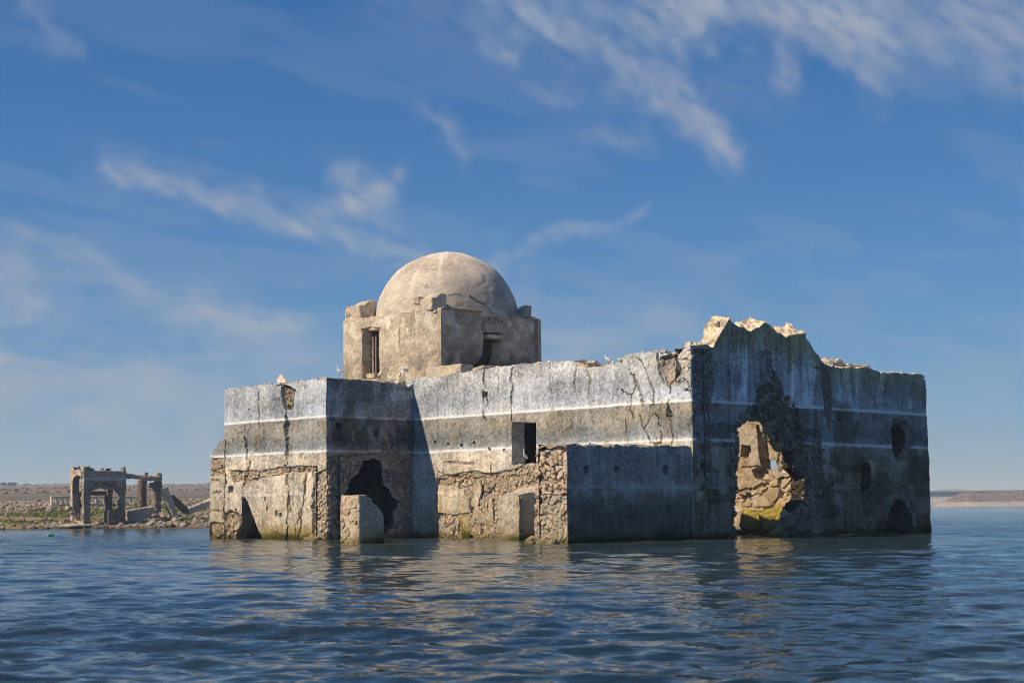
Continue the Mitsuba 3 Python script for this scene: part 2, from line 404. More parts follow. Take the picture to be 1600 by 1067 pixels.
        for cell in cells.geoms:
            cell = cell.intersection(g)
            if cell.geom_type != 'Polygon' or cell.area < max(.022, size * size * .12) or r.random() > keep:
                continue
            cell = cell.buffer(-.022).buffer(-.04 * size).buffer(.04 * size)
            if cell.is_empty or cell.geom_type != 'Polygon':
                continue
            cx, cz = cell.centroid.coords[0]
            d0, solid = self.depth_at(cx, cz)
            if not solid or cz < -.1:
                continue
            m = int(r.integers(6, 10))
            ring = np.array(cell.exterior.simplify(.03).coords[:-1])
            if not cell.exterior.is_ccw:
                ring = ring[::-1]
            if len(ring) > m or len(ring) < 4:
                ring = np.array([cell.exterior.interpolate((k + r.uniform(-.25, .25)) / m, normalized=True).coords[0] for k in range(m)])
            m = len(ring)
            ctr = V(cx, cz)
            ring = ctr + (ring - ctr) * r.uniform(.90, 1.02, (m, 1))
            hgt = proud * r.uniform(.35, 1.25)
            tilt = r.normal(0, .10, 2)
            layers = [(1.0, -.12), (1.0, hgt * .55), (r.uniform(.80, .93), hgt)]
            v2, dd = [], []
            for sc, h in layers:
                q = ctr + (ring - ctr) * sc
                v2.append(q)
                dd.append(d0 + h + (q - ctr) @ tilt + (r.normal(0, .012, m) if h > 0 else 0))
            v2.append(ctr[None])
            dd.append(np.array([d0 + hgt * 1.08]))
            v2, dd = np.vstack(v2), np.concatenate(dd)
            P = self.o + v2[:, :1] * self.sd + dd[:, None] * self.nd
            P[:, 2] = v2[:, 1]
            f = []
            for L in range(2):
                for k in range(m):
                    a, b = L * m + k, L * m + (k + 1) % m
                    f += [(a, b, b + m), (a, b + m, a + m)]
            f += [(2 * m + k, 2 * m + (k + 1) % m, 3 * m) for k in range(m)]
            tone = r.uniform(.72, 1.15) * V(*base) * V(1 + r.normal(0, .02), 1, 1 + r.normal(0, .05))
            if r.random() < .05:
                tone = tone * V(1.06, .95, .88)
            wet = float(sstep(.5, .05, cz))
            tone = tone * (1 - wet * V(.5, .5, .72))
            col = np.clip(tone * r.uniform(.82, 1.18, (len(P), 1)), .012, .8)
            STONES.append((cell.area * (1 if self.key.endswith(('nave_wall', 'lit_wall', 'wall_end', 'stub', 'inner_wall')) else .8), f'{self.key}__{name}', P, np.array(f), col))
            n += 1
        return n


def rough_block(key, centre, size, rot=(0, 0, 0), seed=0, amp=.05, step=.09, base=(.36, .30, .215), top=None, colf=None, low=.9, bsdf='masonry'):
    """A weathered block: a fine box pushed about by noise, optionally with an uneven top."""
    sx, sy, sz = size
    n = [max(2, int(math.ceil(q / step))) for q in size]
    verts, faces, at = [], [], 0
    for ax in range(3):
        for sgn in (-1, 1):
            u, w = [k for k in range(3) if k != ax]
            a, b = np.meshgrid(np.linspace(-1, 1, n[u] + 1), np.linspace(-1, 1, n[w] + 1), indexing='ij')
            p = np.zeros(a.shape + (3,))
            p[..., ax], p[..., u], p[..., w] = sgn, a, b
            idx = np.arange(a.size).reshape(a.shape) + at
            q = np.stack([idx[:-1, :-1], idx[1:, :-1], idx[1:, 1:], idx[:-1, 1:]], -1).reshape(-1, 4)
            if (sgn > 0) == (ax == 1):
                q = q[:, ::-1]
            verts.append(p.reshape(-1, 3))
            faces.append(q)
            at += a.size
    v, f = np.vstack(verts), np.vstack(faces)
    nrm = v / np.maximum(np.linalg.norm(v, axis=1, keepdims=True), 1e-9)
    p = v * V(*size) / 2
    if top is not None:
        h = top((v[:, 0] + 1) / 2, (v[:, 1] + 1) / 2)
        p[:, 2] = -sz / 2 + (p[:, 2] + sz / 2) * h
    q = p + seed * 13.7
    off = (np.stack([meshkit.fbm(q * 1.9 + k * 31, 4, seed + k) - .5 for k in range(3)], -1) * 2 * amp + np.stack([meshkit.fbm(q * 7 + k * 31, 3, seed + k) - .5 for k in range(3)], -1) * amp * .9)
    corner = np.clip((np.abs(v) > .93).sum(1) - 1, 0, 2)[:, None]
    p = p + off - nrm * corner * amp * .6
    R = np.array(trimesh.transformations.euler_matrix(*rot))[:3, :3]
    p = p @ R.T + V(*centre)
    c = colf(p) if colf else masonry(p[:, 0], p[:, 1], p[:, 2], seed, base)
    m = trimesh.Trimesh(p, np.vstack([f[:, [0, 1, 2]], f[:, [0, 2, 3]]]), process=False)
    return put(key, p, np.array(m.faces), np.clip(c, .012, .85), bsdf)


def sz(pts, axis, val):
    """Pixels on an axis-aligned wall plane as (s, z)."""
    k = 1 - axis
    out = []
    for p in pts:
        q = on(p[0], p[1], axis, val)
        out.append((q[k], q[2]))
    return out


CH = 'ruined_church'
label(CH, 'ruined domed stone church standing roofless in the lake with white tide lines on its walls', 'church ruin')
TAN, GREY, BROWN = (.40, .33, .24), (.30, .28, .25), (.30, .235, .165)
XT, YS = -6.17, 20.05

# ------------------------------------------------------------------ nave wall (x = 0), sunlit
n_ = lambda *p: sz(p, 0, 0.0)
top = n_((645, 592), (703, 585), (740, 579), (778, 573), (812, 569), (850, 565.5), (895, 564), (905, 567), (919, 568.5), (946, 568.5), (966, 565.5), (968, 560), (976, 558), (977.5, 552.6), (1003, 550.5), (1027, 549), (1031, 552), (1046, 552), (1054, 553.5), (1057, 562), (1063, 552), (1068, 545))
outline = [(0, ZLO - 1), (31, ZLO - 1), (31, 8.7), (22, 8.9)] + top + [(0, 9.17)]
win = n_((799.5, 659), (838, 659.5), (838.5, 724), (800, 726))
lossN = n_((683, 736), (705, 741), (740, 735), (760, 738), (800, 733), (826, 722), (837, 722), (837, 850), (680, 850), (676, 790))
lossN2 = n_((1030, 556), (1046, 552), (1054, 553), (1056, 600), (1044, 604), (1038, 590), (1029, 568))
plA = n_((684, 758), (706, 757), (722, 766), (733, 780), (735, 800), (706, 803), (684, 800))
plB = n_((741, 753), (751, 752), (752, 764), (746, 790), (752, 800), (761, 797), (765, 775), (770, 778), (771, 822), (757, 818), (746, 806), (738, 786))
plC = n_((684, 806), (688, 806), (688, 842), (683, 842)); plD = n_((718, 804), (734, 804), (733, 842), (722, 842))
NW = Wall(CH + '__nave_wall', (0, 0, 0), (0, 1, 0), (-1, 0, 0), 0, 31, outline, .95, seed=1, mitre_lo=9.1, reveal=(.44, .42, .37),
          holes=[(win, .03)],
          losses=[(lossN, .05, .17, .10, TAN), (lossN2, .05, .16, .12, TAN), (n_((684, 722), (700, 719), (740, 722), (742, 727), (700, 727)), .02, .15, .05, TAN),
                  (n_((890, 562), (935, 566), (945, 573), (905, 575)), .04, .15, .06, (.46, .37, .28))],
          cracks=[(n_((757, 576), (755, 592), (759, 603), (754, 616), (757, 628), (755, 645), (760, 655)), .05, .22), (n_((802, 574), (797, 590), (801, 605), (799, 622), (800, 658)), .035, .16),
                  (n_((757, 612), (762, 620), (760, 634)), .16, .25), (n_((778, 575), (780, 600), (776, 620)), .016, .08), (n_((859, 567), (858, 590), (861, 610)), .014, .07), (n_((900, 570), (897, 600), (900, 618)), .03, .10), (n_((915, 575), (921, 590), (918, 625)), .02, .08),
                  (n_((992, 556), (1001, 564), (1006, 574), (1012, 588), (1020, 605), (1022, 622), (1017, 640), (1015, 652)), .03, .15), (n_((981, 576), (990, 590), (997, 604), (1004, 620), (1006, 632)), .05, .2),
                  (n_((970, 608), (980, 616), (986, 616), (993, 605), (990, 592)), .04, .16), (n_((986, 616), (985, 640), (990, 652)), .025, .12), (n_((1027, 552), (1029, 575), (1034, 588), (1038, 600)), .04, .2),
                  (n_((1056, 556), (1058, 572), (1054, 592), (1046, 600), (1047, 614)), .14, .35), (n_((1046, 625), (1045, 640), (1048, 650), (1043, 650)), .12, .3), (n_((1045, 650), (1047, 665), (1051, 680), (1048, 697)), .03, .14),
                  (n_((1024, 646), (1013, 655), (1007, 668), (1012, 680), (1016, 692), (1032, 693), (1034, 675), (1029, 658), (1024, 646)), .055, .22), (n_((1000, 648), (1002, 664), (1008, 676)), .02, .1), (n_((1060, 596), (1074, 594), (1078, 604), (1070, 610), (1083, 612)), .05, .2),
                  (n_((1056, 578), (1082, 573)), .03, .15), (n_((1058, 560), (1080, 562)), .03, .15), (n_((737, 745), (733, 760)), .04, .15), (n_((766, 712), (768, 724), (765, 745)), .03, .14), (n_((700, 745), (735, 747), (800, 744), (830, 742)), .06, .18),
                  (n_((725, 640), (727, 660)), .012, .06), (n_((978, 655), (980, 690)), .012, .06), (n_((690, 735), (694, 745), (740, 742)), .03, .12)],
          pits=[(n_((x - 2, y - 2), (x + 2, y - 2), (x + 2, y + 2), (x - 2, y + 2)), .3) for x, y in ((680, 690), (700, 693), (721, 695), (765, 701), (788, 703), (740, 691))] +
               [(n_((753, 612), (761, 612), (762, 620), (754, 622)), .3)],
          patches=[([(20.6, -.5), (31, -.5), (31, 8.9), (20.6, 8.9)], (.16, .15, .14)), (plA, (1.15, 1.02, .8)), (n_((684, 800), (735, 800), (735, 842), (684, 842)), (.95, .85, .45)), (n_((720, 585), (800, 572), (960, 566), (1080, 555), (1080, 625), (690, 655)), (1.12, 1.11, 1.10)),  # first patch: nave wall inside the chapel painted dark as interior shade
                   (n_((700, 660), (1080, 632), (1080, 665), (700, 690)), (1.0, .97, .90))])
zoneN = n_((684, 741), (705, 744), (740, 739), (770, 742), (800, 739), (826, 729), (838, 729), (838, 846), (684, 846))
NW.stones(zoneN, .33, 5, skip=[plA, plB, plC, plD], base=(.43, .355, .265))
NW.stones(n_((1056, 547), (1082, 543), (1082, 596), (1062, 596), (1057, 580)), .5, 6, base=(.52, .46, .37), proud=.03, flat=1.2)
NW.stones(n_((799, 722), (837, 722), (837, 741), (800, 741)), .36, 8, base=(.46, .39, .30))
# plaster still clinging on the rubble
for q, tnt in ((plA, (1.04, .98, .86)), (plB, (1.0, .94, .82)), (plD, (.85, .78, .5))):
    g = Polygon(rough_line(list(q) + [q[0]], .10, .035, 5)[:-1]).buffer(0)
    g = max(getattr(g, 'geoms', [g]), key=lambda a: a.area)
    m = trimesh.creation.extrude_polygon(g, .075, engine='earcut').subdivide_to_size(.09)
    v = np.array(m.vertices)
    und = (fb(v[:, 0] * 2.2, v[:, 1] * 2.2, 5, 4, 77) - .5) * .09
    P = np.stack([-(v[:, 2] - .085 + und * (v[:, 2] > .04)), v[:, 0], v[:, 1]], -1)
    c = plaster(v[:, 0], v[:, 1], 12) * V(*tnt)
    rust = sstep(.5, .68, fb(v[:, 0] * 1.6, v[:, 1] * 1.6, 2, 4, 31))
    c = lerp(c, c * V(.78, .64, .44), rust * .5)
    put(CH + '__nave_wall__plaster_patch', P, np.array(m.faces), c)

# ------------------------------------------------------------------ facade (y = 0), in shade
f_ = lambda *p: sz(p, 1, 0.0)
crest = f_((1082, 542), (1091, 540), (1106, 538.5), (1115, 543), (1117, 537), (1123, 526), (1133, 510), (1139.5, 497), (1144, 504), (1156, 511.5), (1174, 517.5), (1187, 510), (1195, 504), (1204, 508.5), (1214, 517.5), (1229, 525), (1240, 522), (1253.5, 520.5), (1258, 525), (1267, 538.5), (1276, 553.5), (1289.5, 570), (1313, 574), (1353, 575), (1375, 581), (1410, 583), (1440, 585), (1446, 588))
SR = 20.9
outline = [(0, ZLO - 1), (0, 9.15)] + crest[1:] + [(20.6, 8.72), (SR, 8.5), (SR, ZLO - 1)]
door = f_((1159, 668), (1165, 660), (1180, 654), (1203, 655), (1212, 664), (1214, 680), (1224, 690), (1226, 699), (1243, 706), (1246, 720), (1250, 731), (1259, 745), (1259, 782), (1250, 793), (1242, 803), (1238, 818), (1226, 836), (1206, 848), (1158, 848), (1154, 800), (1157, 735), (1159, 700))
FDARK = (.52, .52, .54)


def facade_col(s, z):
    c = plaster(s, z, 3, (1, 1, 1), .9, .25)
    k = sstep(5.6, 3.4, z + (fb(s * .4, z * .5, 2, 4, 71) - .5) * 2.6)
    c = lerp(c, c.mean(-1, keepdims=True) * V(.98, 1.0, 1.03), .5) * .92  # plaster greyed and darkened a little to carry the facade's shade
    c = lerp(c, c * V(.62, .57, .50), k)                                   # darker and browner towards the foot of the wall
    crest_z = np.interp(s, [p[0] for p in crest], [p[1] for p in crest])
    run = sstep(1.9, .2, crest_z - z + (fb(s * 5.5, z * .3, 2, 4, 73) - .5) * 2.4)
    c = lerp(c, c * V(.80, .74, .50), run)                                 # dark streaks run down from the crest
    wash = sstep(.46, .66, fb(s * 2.2, z * .35, 4, 5, 75)) * sstep(6.6, 7.2, z) * sstep(9.6, 8.6, z)
    c = lerp(c, c * 1.9, wash)
    drip = sstep(.60, .70, fb(s * 7, z * .22, 9, 4, 76)) * sstep(.3, .6, fb(s * .5, z * .4, 3, 3, 77))
    c = lerp(c, c * .55, drip * .8)
    old = sstep(.52, .535, fb(s * .55, z * .8, 8, 6, 78)) * sstep(7.2, 6.4, z)
    c = lerp(c, c * V(.58, .54, .50), old)                                 # an older coat where the last one came off
    c = lerp(c, c * V(1.12, 1.03, .88), sstep(8.9, 9.5, z))
    c = lerp(c, V(.42, .43, .43), np.exp(-((z - 8.85 - (fb(s * .8, 1, 2, 3, 4) - .5) * .2) / .10) ** 2) * np.clip(fb(s * 2.5, 2, 3, 4, 80) * 2 - .5, 0, 1) * .8)
    line = np.exp(-((z - Z1) / .06) ** 2) + np.exp(-((z - Z2) / .06) ** 2)
    return lerp(c, V(.72, .75, .80), np.clip(line, 0, 1) * np.clip(fb(s * 3, z * 8, 1, 4, 79) * 2.4 - .25, 0, 1) * .9)


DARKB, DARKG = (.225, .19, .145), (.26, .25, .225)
FA = Wall(CH + '__facade', (0, 0, 0), (1, 0, 0), (0, -1, 0), 0, SR, outline, .95, seed=3, mitre_lo=9.1, col=facade_col, edge=.10, flakes=.60, side_rise=.55, side_jit=.22, side_base=(.50, .43, .30), reveal=(.075, .062, .046), jamb=(3.0, 8.2, (.44, .36, .25)),  # window reveals painted near black so the openings read as shade
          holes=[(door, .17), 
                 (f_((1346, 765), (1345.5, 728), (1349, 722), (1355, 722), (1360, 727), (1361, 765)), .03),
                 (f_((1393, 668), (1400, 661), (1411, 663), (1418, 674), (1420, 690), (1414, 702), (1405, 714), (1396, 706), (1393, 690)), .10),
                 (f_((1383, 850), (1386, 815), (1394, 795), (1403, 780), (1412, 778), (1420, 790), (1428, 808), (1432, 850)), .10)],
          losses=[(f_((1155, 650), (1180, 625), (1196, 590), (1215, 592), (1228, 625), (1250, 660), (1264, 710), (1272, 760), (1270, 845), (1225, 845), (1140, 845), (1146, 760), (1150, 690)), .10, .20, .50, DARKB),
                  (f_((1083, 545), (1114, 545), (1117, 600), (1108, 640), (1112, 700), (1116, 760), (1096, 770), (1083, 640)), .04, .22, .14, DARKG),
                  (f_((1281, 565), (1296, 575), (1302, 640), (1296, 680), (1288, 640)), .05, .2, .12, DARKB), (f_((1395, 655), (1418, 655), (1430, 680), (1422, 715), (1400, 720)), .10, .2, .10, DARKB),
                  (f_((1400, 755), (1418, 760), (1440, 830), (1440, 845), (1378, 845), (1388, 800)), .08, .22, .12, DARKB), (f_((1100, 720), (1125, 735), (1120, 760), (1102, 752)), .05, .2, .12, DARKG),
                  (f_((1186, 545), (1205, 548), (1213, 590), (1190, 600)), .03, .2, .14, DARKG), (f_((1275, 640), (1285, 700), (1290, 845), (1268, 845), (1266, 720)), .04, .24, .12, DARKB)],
          cracks=[(f_((1109, 640), (1106, 680), (1112, 720), (1107, 770), (1112, 830)), .05, .2), (f_((1296, 575), (1300, 620), (1314, 660), (1317, 690)), .035, .15), (f_((1117, 560), (1118, 600), (1120, 640)), .03, .12), (f_((1160, 561), (1200, 560), (1250, 568), (1280, 575)), .035, .1),
                  (f_((1272, 700), (1276, 760), (1320, 770), (1321, 835)), .035, .15), (f_((1084, 600), (1100, 598), (1116, 603)), .03, .12), (f_((1083, 575), (1100, 573), (1112, 574)), .03, .14), (f_((1083, 560), (1112, 560)), .03, .14), (f_((1320, 590), (1318, 650), (1322, 720)), .012, .06)],
          patches=[(f_((1300, 700), (1440, 706), (1440, 830), (1320, 830)), (.8,.78,.72)), (f_((1297, 733), (1316, 730), (1312, 745), (1295, 745)), (2.1, 2.0, 1.9)), (f_((1088, 765), (1108, 763), (1110, 780), (1090, 782)), (1.9, 1.8, 1.7)), (f_((1228, 575), (1275, 580), (1275, 650), (1228, 640)), (1.25, 1.27, 1.3)), (f_((1360, 722), (1366, 726), (1368, 760), (1361, 762)), (1.8, 1.8, 1.8))])
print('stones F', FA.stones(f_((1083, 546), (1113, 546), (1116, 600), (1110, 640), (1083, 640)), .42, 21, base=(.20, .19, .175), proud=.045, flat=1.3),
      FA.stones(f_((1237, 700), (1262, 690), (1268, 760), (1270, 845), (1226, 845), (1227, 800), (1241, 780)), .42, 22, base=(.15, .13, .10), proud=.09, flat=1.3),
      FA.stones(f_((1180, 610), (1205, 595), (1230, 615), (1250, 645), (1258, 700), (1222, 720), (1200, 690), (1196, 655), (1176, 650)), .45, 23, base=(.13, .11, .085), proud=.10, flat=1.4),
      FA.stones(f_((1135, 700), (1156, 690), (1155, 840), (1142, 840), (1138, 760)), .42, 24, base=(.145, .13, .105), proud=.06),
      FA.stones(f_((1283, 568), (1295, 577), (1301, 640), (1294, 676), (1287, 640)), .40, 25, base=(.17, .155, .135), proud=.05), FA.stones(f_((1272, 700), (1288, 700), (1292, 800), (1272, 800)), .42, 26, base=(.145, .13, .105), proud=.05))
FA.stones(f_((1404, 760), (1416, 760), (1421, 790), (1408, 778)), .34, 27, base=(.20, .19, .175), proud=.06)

# ------------------------------------------------------------------ side chapel block: lit face (x = XT) and shaded face (y = YS)
t_ = lambda *p: sz(p, 0, XT)
s_ = lambda *p: sz(p, 1, YS)
YT2 = 29.62
outline = [(YS, ZLO - 1), (YS, 8.66)] + t_((511, 591), (490, 593), (462, 596), (446, 600), (436, 598), (395, 603), (352, 608)) + [(YT2, 8.6), (YT2, ZLO - 1)]
CREAM = (.47, .42, .33)
notch = t_((439, 612), (440, 600), (452, 603), (462, 609), (460, 620), (457, 640), (445, 641), (440, 628))
TW = Wall(CH + '__chapel_lit_wall', (XT, 0, 0), (0, 1, 0), (-1, 0, 0), YS, YT2, outline, .9, seed=5, mitre_lo=8.6,
          holes=[(t_((363, 850), (366, 835), (374, 820), (377, 800), (378, 780), (381, 774), (386, 782), (394, 804), (403, 826), (411, 842), (412, 850)), .05)],
          losses=[(notch, .30, .16, .05, BROWN), (t_((359, 735), (390, 734), (420, 732), (440, 729), (470, 727), (495, 727), (497, 738), (470, 738), (440, 740), (410, 744), (385, 750), (366, 755), (362, 745)), .06, .15, .10, TAN),
                  (t_((492, 740), (512, 732), (512, 850), (487, 850), (489, 800)), .09, .22, .12, TAN), (t_((350, 805), (370, 800), (380, 806), (378, 842), (350, 842)), .05, .2, .08, (.34, .28, .19))],
          cracks=[(t_((447, 641), (446, 652), (450, 662), (447, 680), (449, 700), (447, 727)), .13, .35), (t_((447, 727), (448, 745), (451, 770), (449, 800), (448, 842)), .07, .25), (t_((404, 612), (403, 640), (404, 664)), .03, .14), (t_((383, 680), (386, 700), (385, 716)), .05, .2),
                  (t_((391, 722), (388, 740), (380, 760), (378, 778)), .07, .25), (t_((478, 735), (477, 770), (472, 800), (467, 842)), .06, .2), (t_((490, 735), (491, 760), (489, 842)), .07, .25), (t_((350, 802), (362, 800), (370, 806)), .10, .3), (t_((368, 796), (374, 812), (380, 822)), .05, .2),
                  (t_((470, 800), (462, 820), (463, 842)), .04, .16), (t_((453, 775), (452, 800)), .03, .12), (t_((388, 640), (400, 643)), .02, .1), (t_((440, 600), (432, 604)), .05, .2), (t_((384, 750), (410, 745), (450, 738)), .05, .2), (t_((351, 690), (350.5, 842)), .10, .4)],
          pits=[(t_((357, 760), (365, 759), (365, 769), (357, 769)), .25), (t_((430, 797), (433, 797), (433, 806), (430, 806)), .2), (t_((436, 801), (439, 801), (439, 807), (436, 807)), .2), (t_((413, 776), (415, 776), (415, 784), (413, 784)), .15), (t_((415, 791), (418, 791), (418, 798), (415, 798)), .15)],
          patches=[(t_((352, 715), (510, 706), (510, 845), (352, 845)), (1.06, 1.05, 1.03)), (t_((352, 672), (510, 660), (510, 690), (352, 700)), (1.06, 1.02, .94)), (t_((352, 610), (510, 595), (510, 645), (352, 655)), (1.05, 1.06, 1.07)), (t_((352, 820), (510, 820), (510, 845), (352, 845)), (.9, .86, .66))])
print('stones T', TW.stones(t_((491, 742), (512, 736), (512, 846), (489, 846)), .40, 31, base=(.44, .365, .275), proud=.08, flat=1.5), TW.stones(notch, .30, 32, base=(.30, .245, .18), proud=.07), TW.stones(t_((444, 662), (453, 662), (453, 690), (446, 690)), .26, 33, base=(.36, .30, .23), proud=.06),
      TW.stones(t_((352, 806), (372, 802), (376, 842), (352, 842)), .42, 34, base=(.36, .30, .21), proud=.05), TW.stones(t_((361, 737), (395, 735), (440, 731), (470, 729), (470, 737), (420, 742), (385, 749), (366, 753)), .32, 35, base=(.42, .35, .26), proud=.04, flat=2.0))

outline = [(XT, ZLO - 1), (XT, 8.66)] + s_((512, 591), (540, 592), (563, 593), (590, 596), (615, 600), (645, 605)) + [(.05, 8.4), (.05, ZLO - 1)]
hole = s_((531, 852), (534, 800), (541, 775), (549, 757), (555, 745), (567, 736), (570, 720), (582, 716), (598, 722), (602, 742), (603, 756), (614, 770), (624, 780), (622, 790), (619, 800), (618, 816), (611, 826), (600, 842), (598, 856))


def shade_wall(s, z):
    c = plaster(s, z, 7, (.74, .75, .76), 1.0, .1)  # shaded chapel face: its shade is put into the plaster tint
    c = lerp(c, c.mean(-1, keepdims=True) * V(.98, 1.0, 1.04), .5)
    k = sstep(.42, .62, fb(s * 1.1, z * .7, 3, 5, 81)) * sstep(4.6, 5.4, z)
    c = lerp(c, c * .5, k)
    return lerp(c, c * V(.72, .68, .60), sstep(4.9, 4.4, z))


SW = Wall(CH + '__chapel_shaded_wall', (0, YS, 0), (1, 0, 0), (0, -1, 0), XT, .05, outline, .9, seed=7, mitre_lo=8.6, col=shade_wall,
          holes=[(hole, .22)], reveal=(.05, .043, .034), flakes=.60,  # reveal painted near black to deepen the shade in the hole
          losses=[(s_((512, 712), (560, 712), (595, 705), (602, 690), (612, 690), (625, 705), (655, 712), (684, 735), (690, 850), (512, 850)), .10, .24, .16, (.29, .26, .215)), (s_((598, 680), (608, 678), (612, 712), (596, 712)), .05, .18, .08, BROWN), (s_((550, 672), (558, 672), (558, 690), (551, 690)), .04, .18, .06, BROWN)],
          cracks=[(s_((512, 730), (530, 738), (545, 728)), .08, .25), (s_((512, 760), (532, 762)), .08, .25), (s_((648, 680), (650, 708), (655, 760)), .07, .25), (s_((640, 790), (652, 820), (656, 842)), .07, .2)],
          pits=[(s_((526, 661), (534, 661), (534, 671), (526, 671)), .4), (s_((584, 672), (591, 672), (592, 681), (585, 681)), .4), (s_((645, 688), (650, 688), (651, 696), (646, 697)), .3), (s_((565, 668), (570, 668), (569, 674), (565, 673)), .15), (s_((540, 692), (542, 692), (542, 695), (540, 695)), .15)],
          patches=[(s_((630, 790), (648, 795), (648, 820), (632, 820)), (1.0, 1.0, .45)), (s_((652, 795), (668, 800), (668, 835), (654, 835)), (1.0, 1.0, .4)), (s_((512, 600), (645, 612), (645, 630), (512, 620)), (1.25, 1.28, 1.3))])
print('stones S', SW.stones(s_((513, 715), (560, 715), (556, 750), (550, 770), (545, 845), (513, 845)), .50, 41, base=(.33, .295, .24), proud=.08), SW.stones(s_((603, 720), (640, 715), (676, 735), (678, 770), (625, 775), (606, 755)), .46, 42, base=(.19, .165, .13), proud=.08, flat=1.6),
      SW.stones(s_((605, 846), (622, 815), (650, 818), (652, 846)), .42, 43, base=(.24, .21, .165), proud=.10), SW.stones(s_((660, 775), (680, 775), (682, 842), (670, 842)), .45, 44, base=(.20, .18, .155), proud=.05))

# far buttress of the chapel
b_ = lambda *p: sz(p, 0, XT + .12)
outline = [(YT2 + .06, ZLO - 1), (YT2 + .06, 5.75)] + b_((347, 686), (342, 692), (337, 700), (332, 708), (327.5, 714)) + [(31.2, ZLO - 1)]
Wall(CH + '__buttress', (XT + .12, 0, 0), (0, 1, 0), (-1, 0, 0), YT2 + .06, 31.2, outline, 3.0, seed=9, side_jit=.10, edge=.05, cracks=[(b_((330, 735), (345, 733)), .03, .1), (b_((330, 750), (347, 752)), .04, .12), (b_((333, 770), (346, 768)), .02, .1), (b_((328, 795), (345, 800)), .03, .1)],
     losses=[(b_((327, 715), (350, 715), (350, 745), (327, 745)), .02, .16, .12, TAN), (b_((327, 815), (350, 815), (350, 845), (327, 845)), .03, .16, .10, (.32, .26, .17))], tint=(.92, .90, .84))

# ------------------------------------------------------------------ forecourt wall left of the facade, lit broken end and shaded face
XA, YA = -8.5, .15
a_ = lambda *p: sz(p, 1, YA)
e_ = lambda *p: sz(p, 0, XA)


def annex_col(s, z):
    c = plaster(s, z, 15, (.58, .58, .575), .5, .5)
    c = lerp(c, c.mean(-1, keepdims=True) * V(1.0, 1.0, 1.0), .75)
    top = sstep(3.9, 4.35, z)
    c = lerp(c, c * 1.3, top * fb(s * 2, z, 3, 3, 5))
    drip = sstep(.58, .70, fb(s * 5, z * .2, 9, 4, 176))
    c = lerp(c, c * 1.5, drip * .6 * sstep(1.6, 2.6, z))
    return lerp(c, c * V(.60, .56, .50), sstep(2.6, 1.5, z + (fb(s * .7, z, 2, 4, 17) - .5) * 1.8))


outline = [(XA, ZLO - 1), (XA, 4.3)] + a_((881, 697), (900, 694), (905, 696), (950, 696), (1000, 696.5), (1040, 697), (1081, 697)) + [(.1, 4.35), (.1, ZLO - 1)]
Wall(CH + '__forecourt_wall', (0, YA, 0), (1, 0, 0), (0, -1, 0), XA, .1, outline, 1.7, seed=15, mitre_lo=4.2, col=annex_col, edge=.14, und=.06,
     pits=[(a_((911, 728), (920, 727), (919, 739), (914, 740)), .5), (a_((960, 729), (965, 729), (965, 737), (961, 737)), .4), (a_((1036, 728), (1043, 728), (1043, 740), (1037, 740)), .5), (a_((984, 735), (987, 735), (987, 739), (984, 739)), .15)],
     cracks=[(a_((1027, 700), (1028, 760), (1027, 800)), .012, .05)], patches=[(a_((940, 770), (955, 770), (958, 795), (945, 795)), (1.5, 1.5, 1.5)), (a_((880, 752), (1081, 752), (1081, 775), (880, 772)), (1.25, 1.25, 1.25))])
outline = [(YA, ZLO - 1), (YA, 4.3)] + e_((878, 698), (866, 697), (858, 700), (850, 702), (840, 707), (835.5, 716)) + [(2.2, 3.4), (2.22, 2.0), (2.2, ZLO - 1)]
endcol = lambda s, z: masonry(s, 0 * s + 3, z, 19, (.45, .375, .285))
EW = Wall(CH + '__forecourt_wall_end', (XA, 0, 0), (0, 1, 0), (-1, 0, 0), YA, 2.24, outline, .8, seed=19, mitre_lo=4.2, col=endcol, edge=.12, und=.10, side_jit=.1,
          losses=[(e_((830, 690), (885, 690), (885, 770), (830, 770)), .10, .17, .1, (.47, .385, .29)), (e_((830, 770), (885, 770), (885, 860), (830, 860)), .04, .15, .1, (.42, .36, .28))],
          cracks=[(e_((838, 745), (860, 748), (879, 756)), .10, .3), (e_((840, 724), (860, 728), (876, 724)), .07, .25), (e_((845, 800), (865, 796), (879, 800)), .04, .12), (e_((840, 825), (860, 830), (879, 826)), .06, .2)])
print('stones E', EW.stones(e_((837, 712), (845, 703), (877, 699), (878, 770), (836, 772)), .40, 51, base=(.47, .39, .295), proud=.13, flat=1.7), EW.stones(e_((836, 772), (878, 770), (879, 845), (837, 845)), .42, 52, base=(.42, .36, .275), proud=.05, flat=1.6))

# ------------------------------------------------------------------ piers standing out of the water before the nave wall


def pier_col(seed, litx):
    def f(p):
        c = plaster(p[:, 0] + p[:, 1], p[:, 2], seed, (.84, .82, .77), 0)
        m = masonry(p[:, 0], p[:, 1], p[:, 2], seed, (.45, .375, .28))
        k = sstep(.45, .6, fb(p[:, 0] * 1.1, p[:, 1] * 1.1, p[:, 2] * 1.1, 4, seed))
        return lerp(c, m, np.clip(k * .5 + litx(p), 0, 1))
    return f


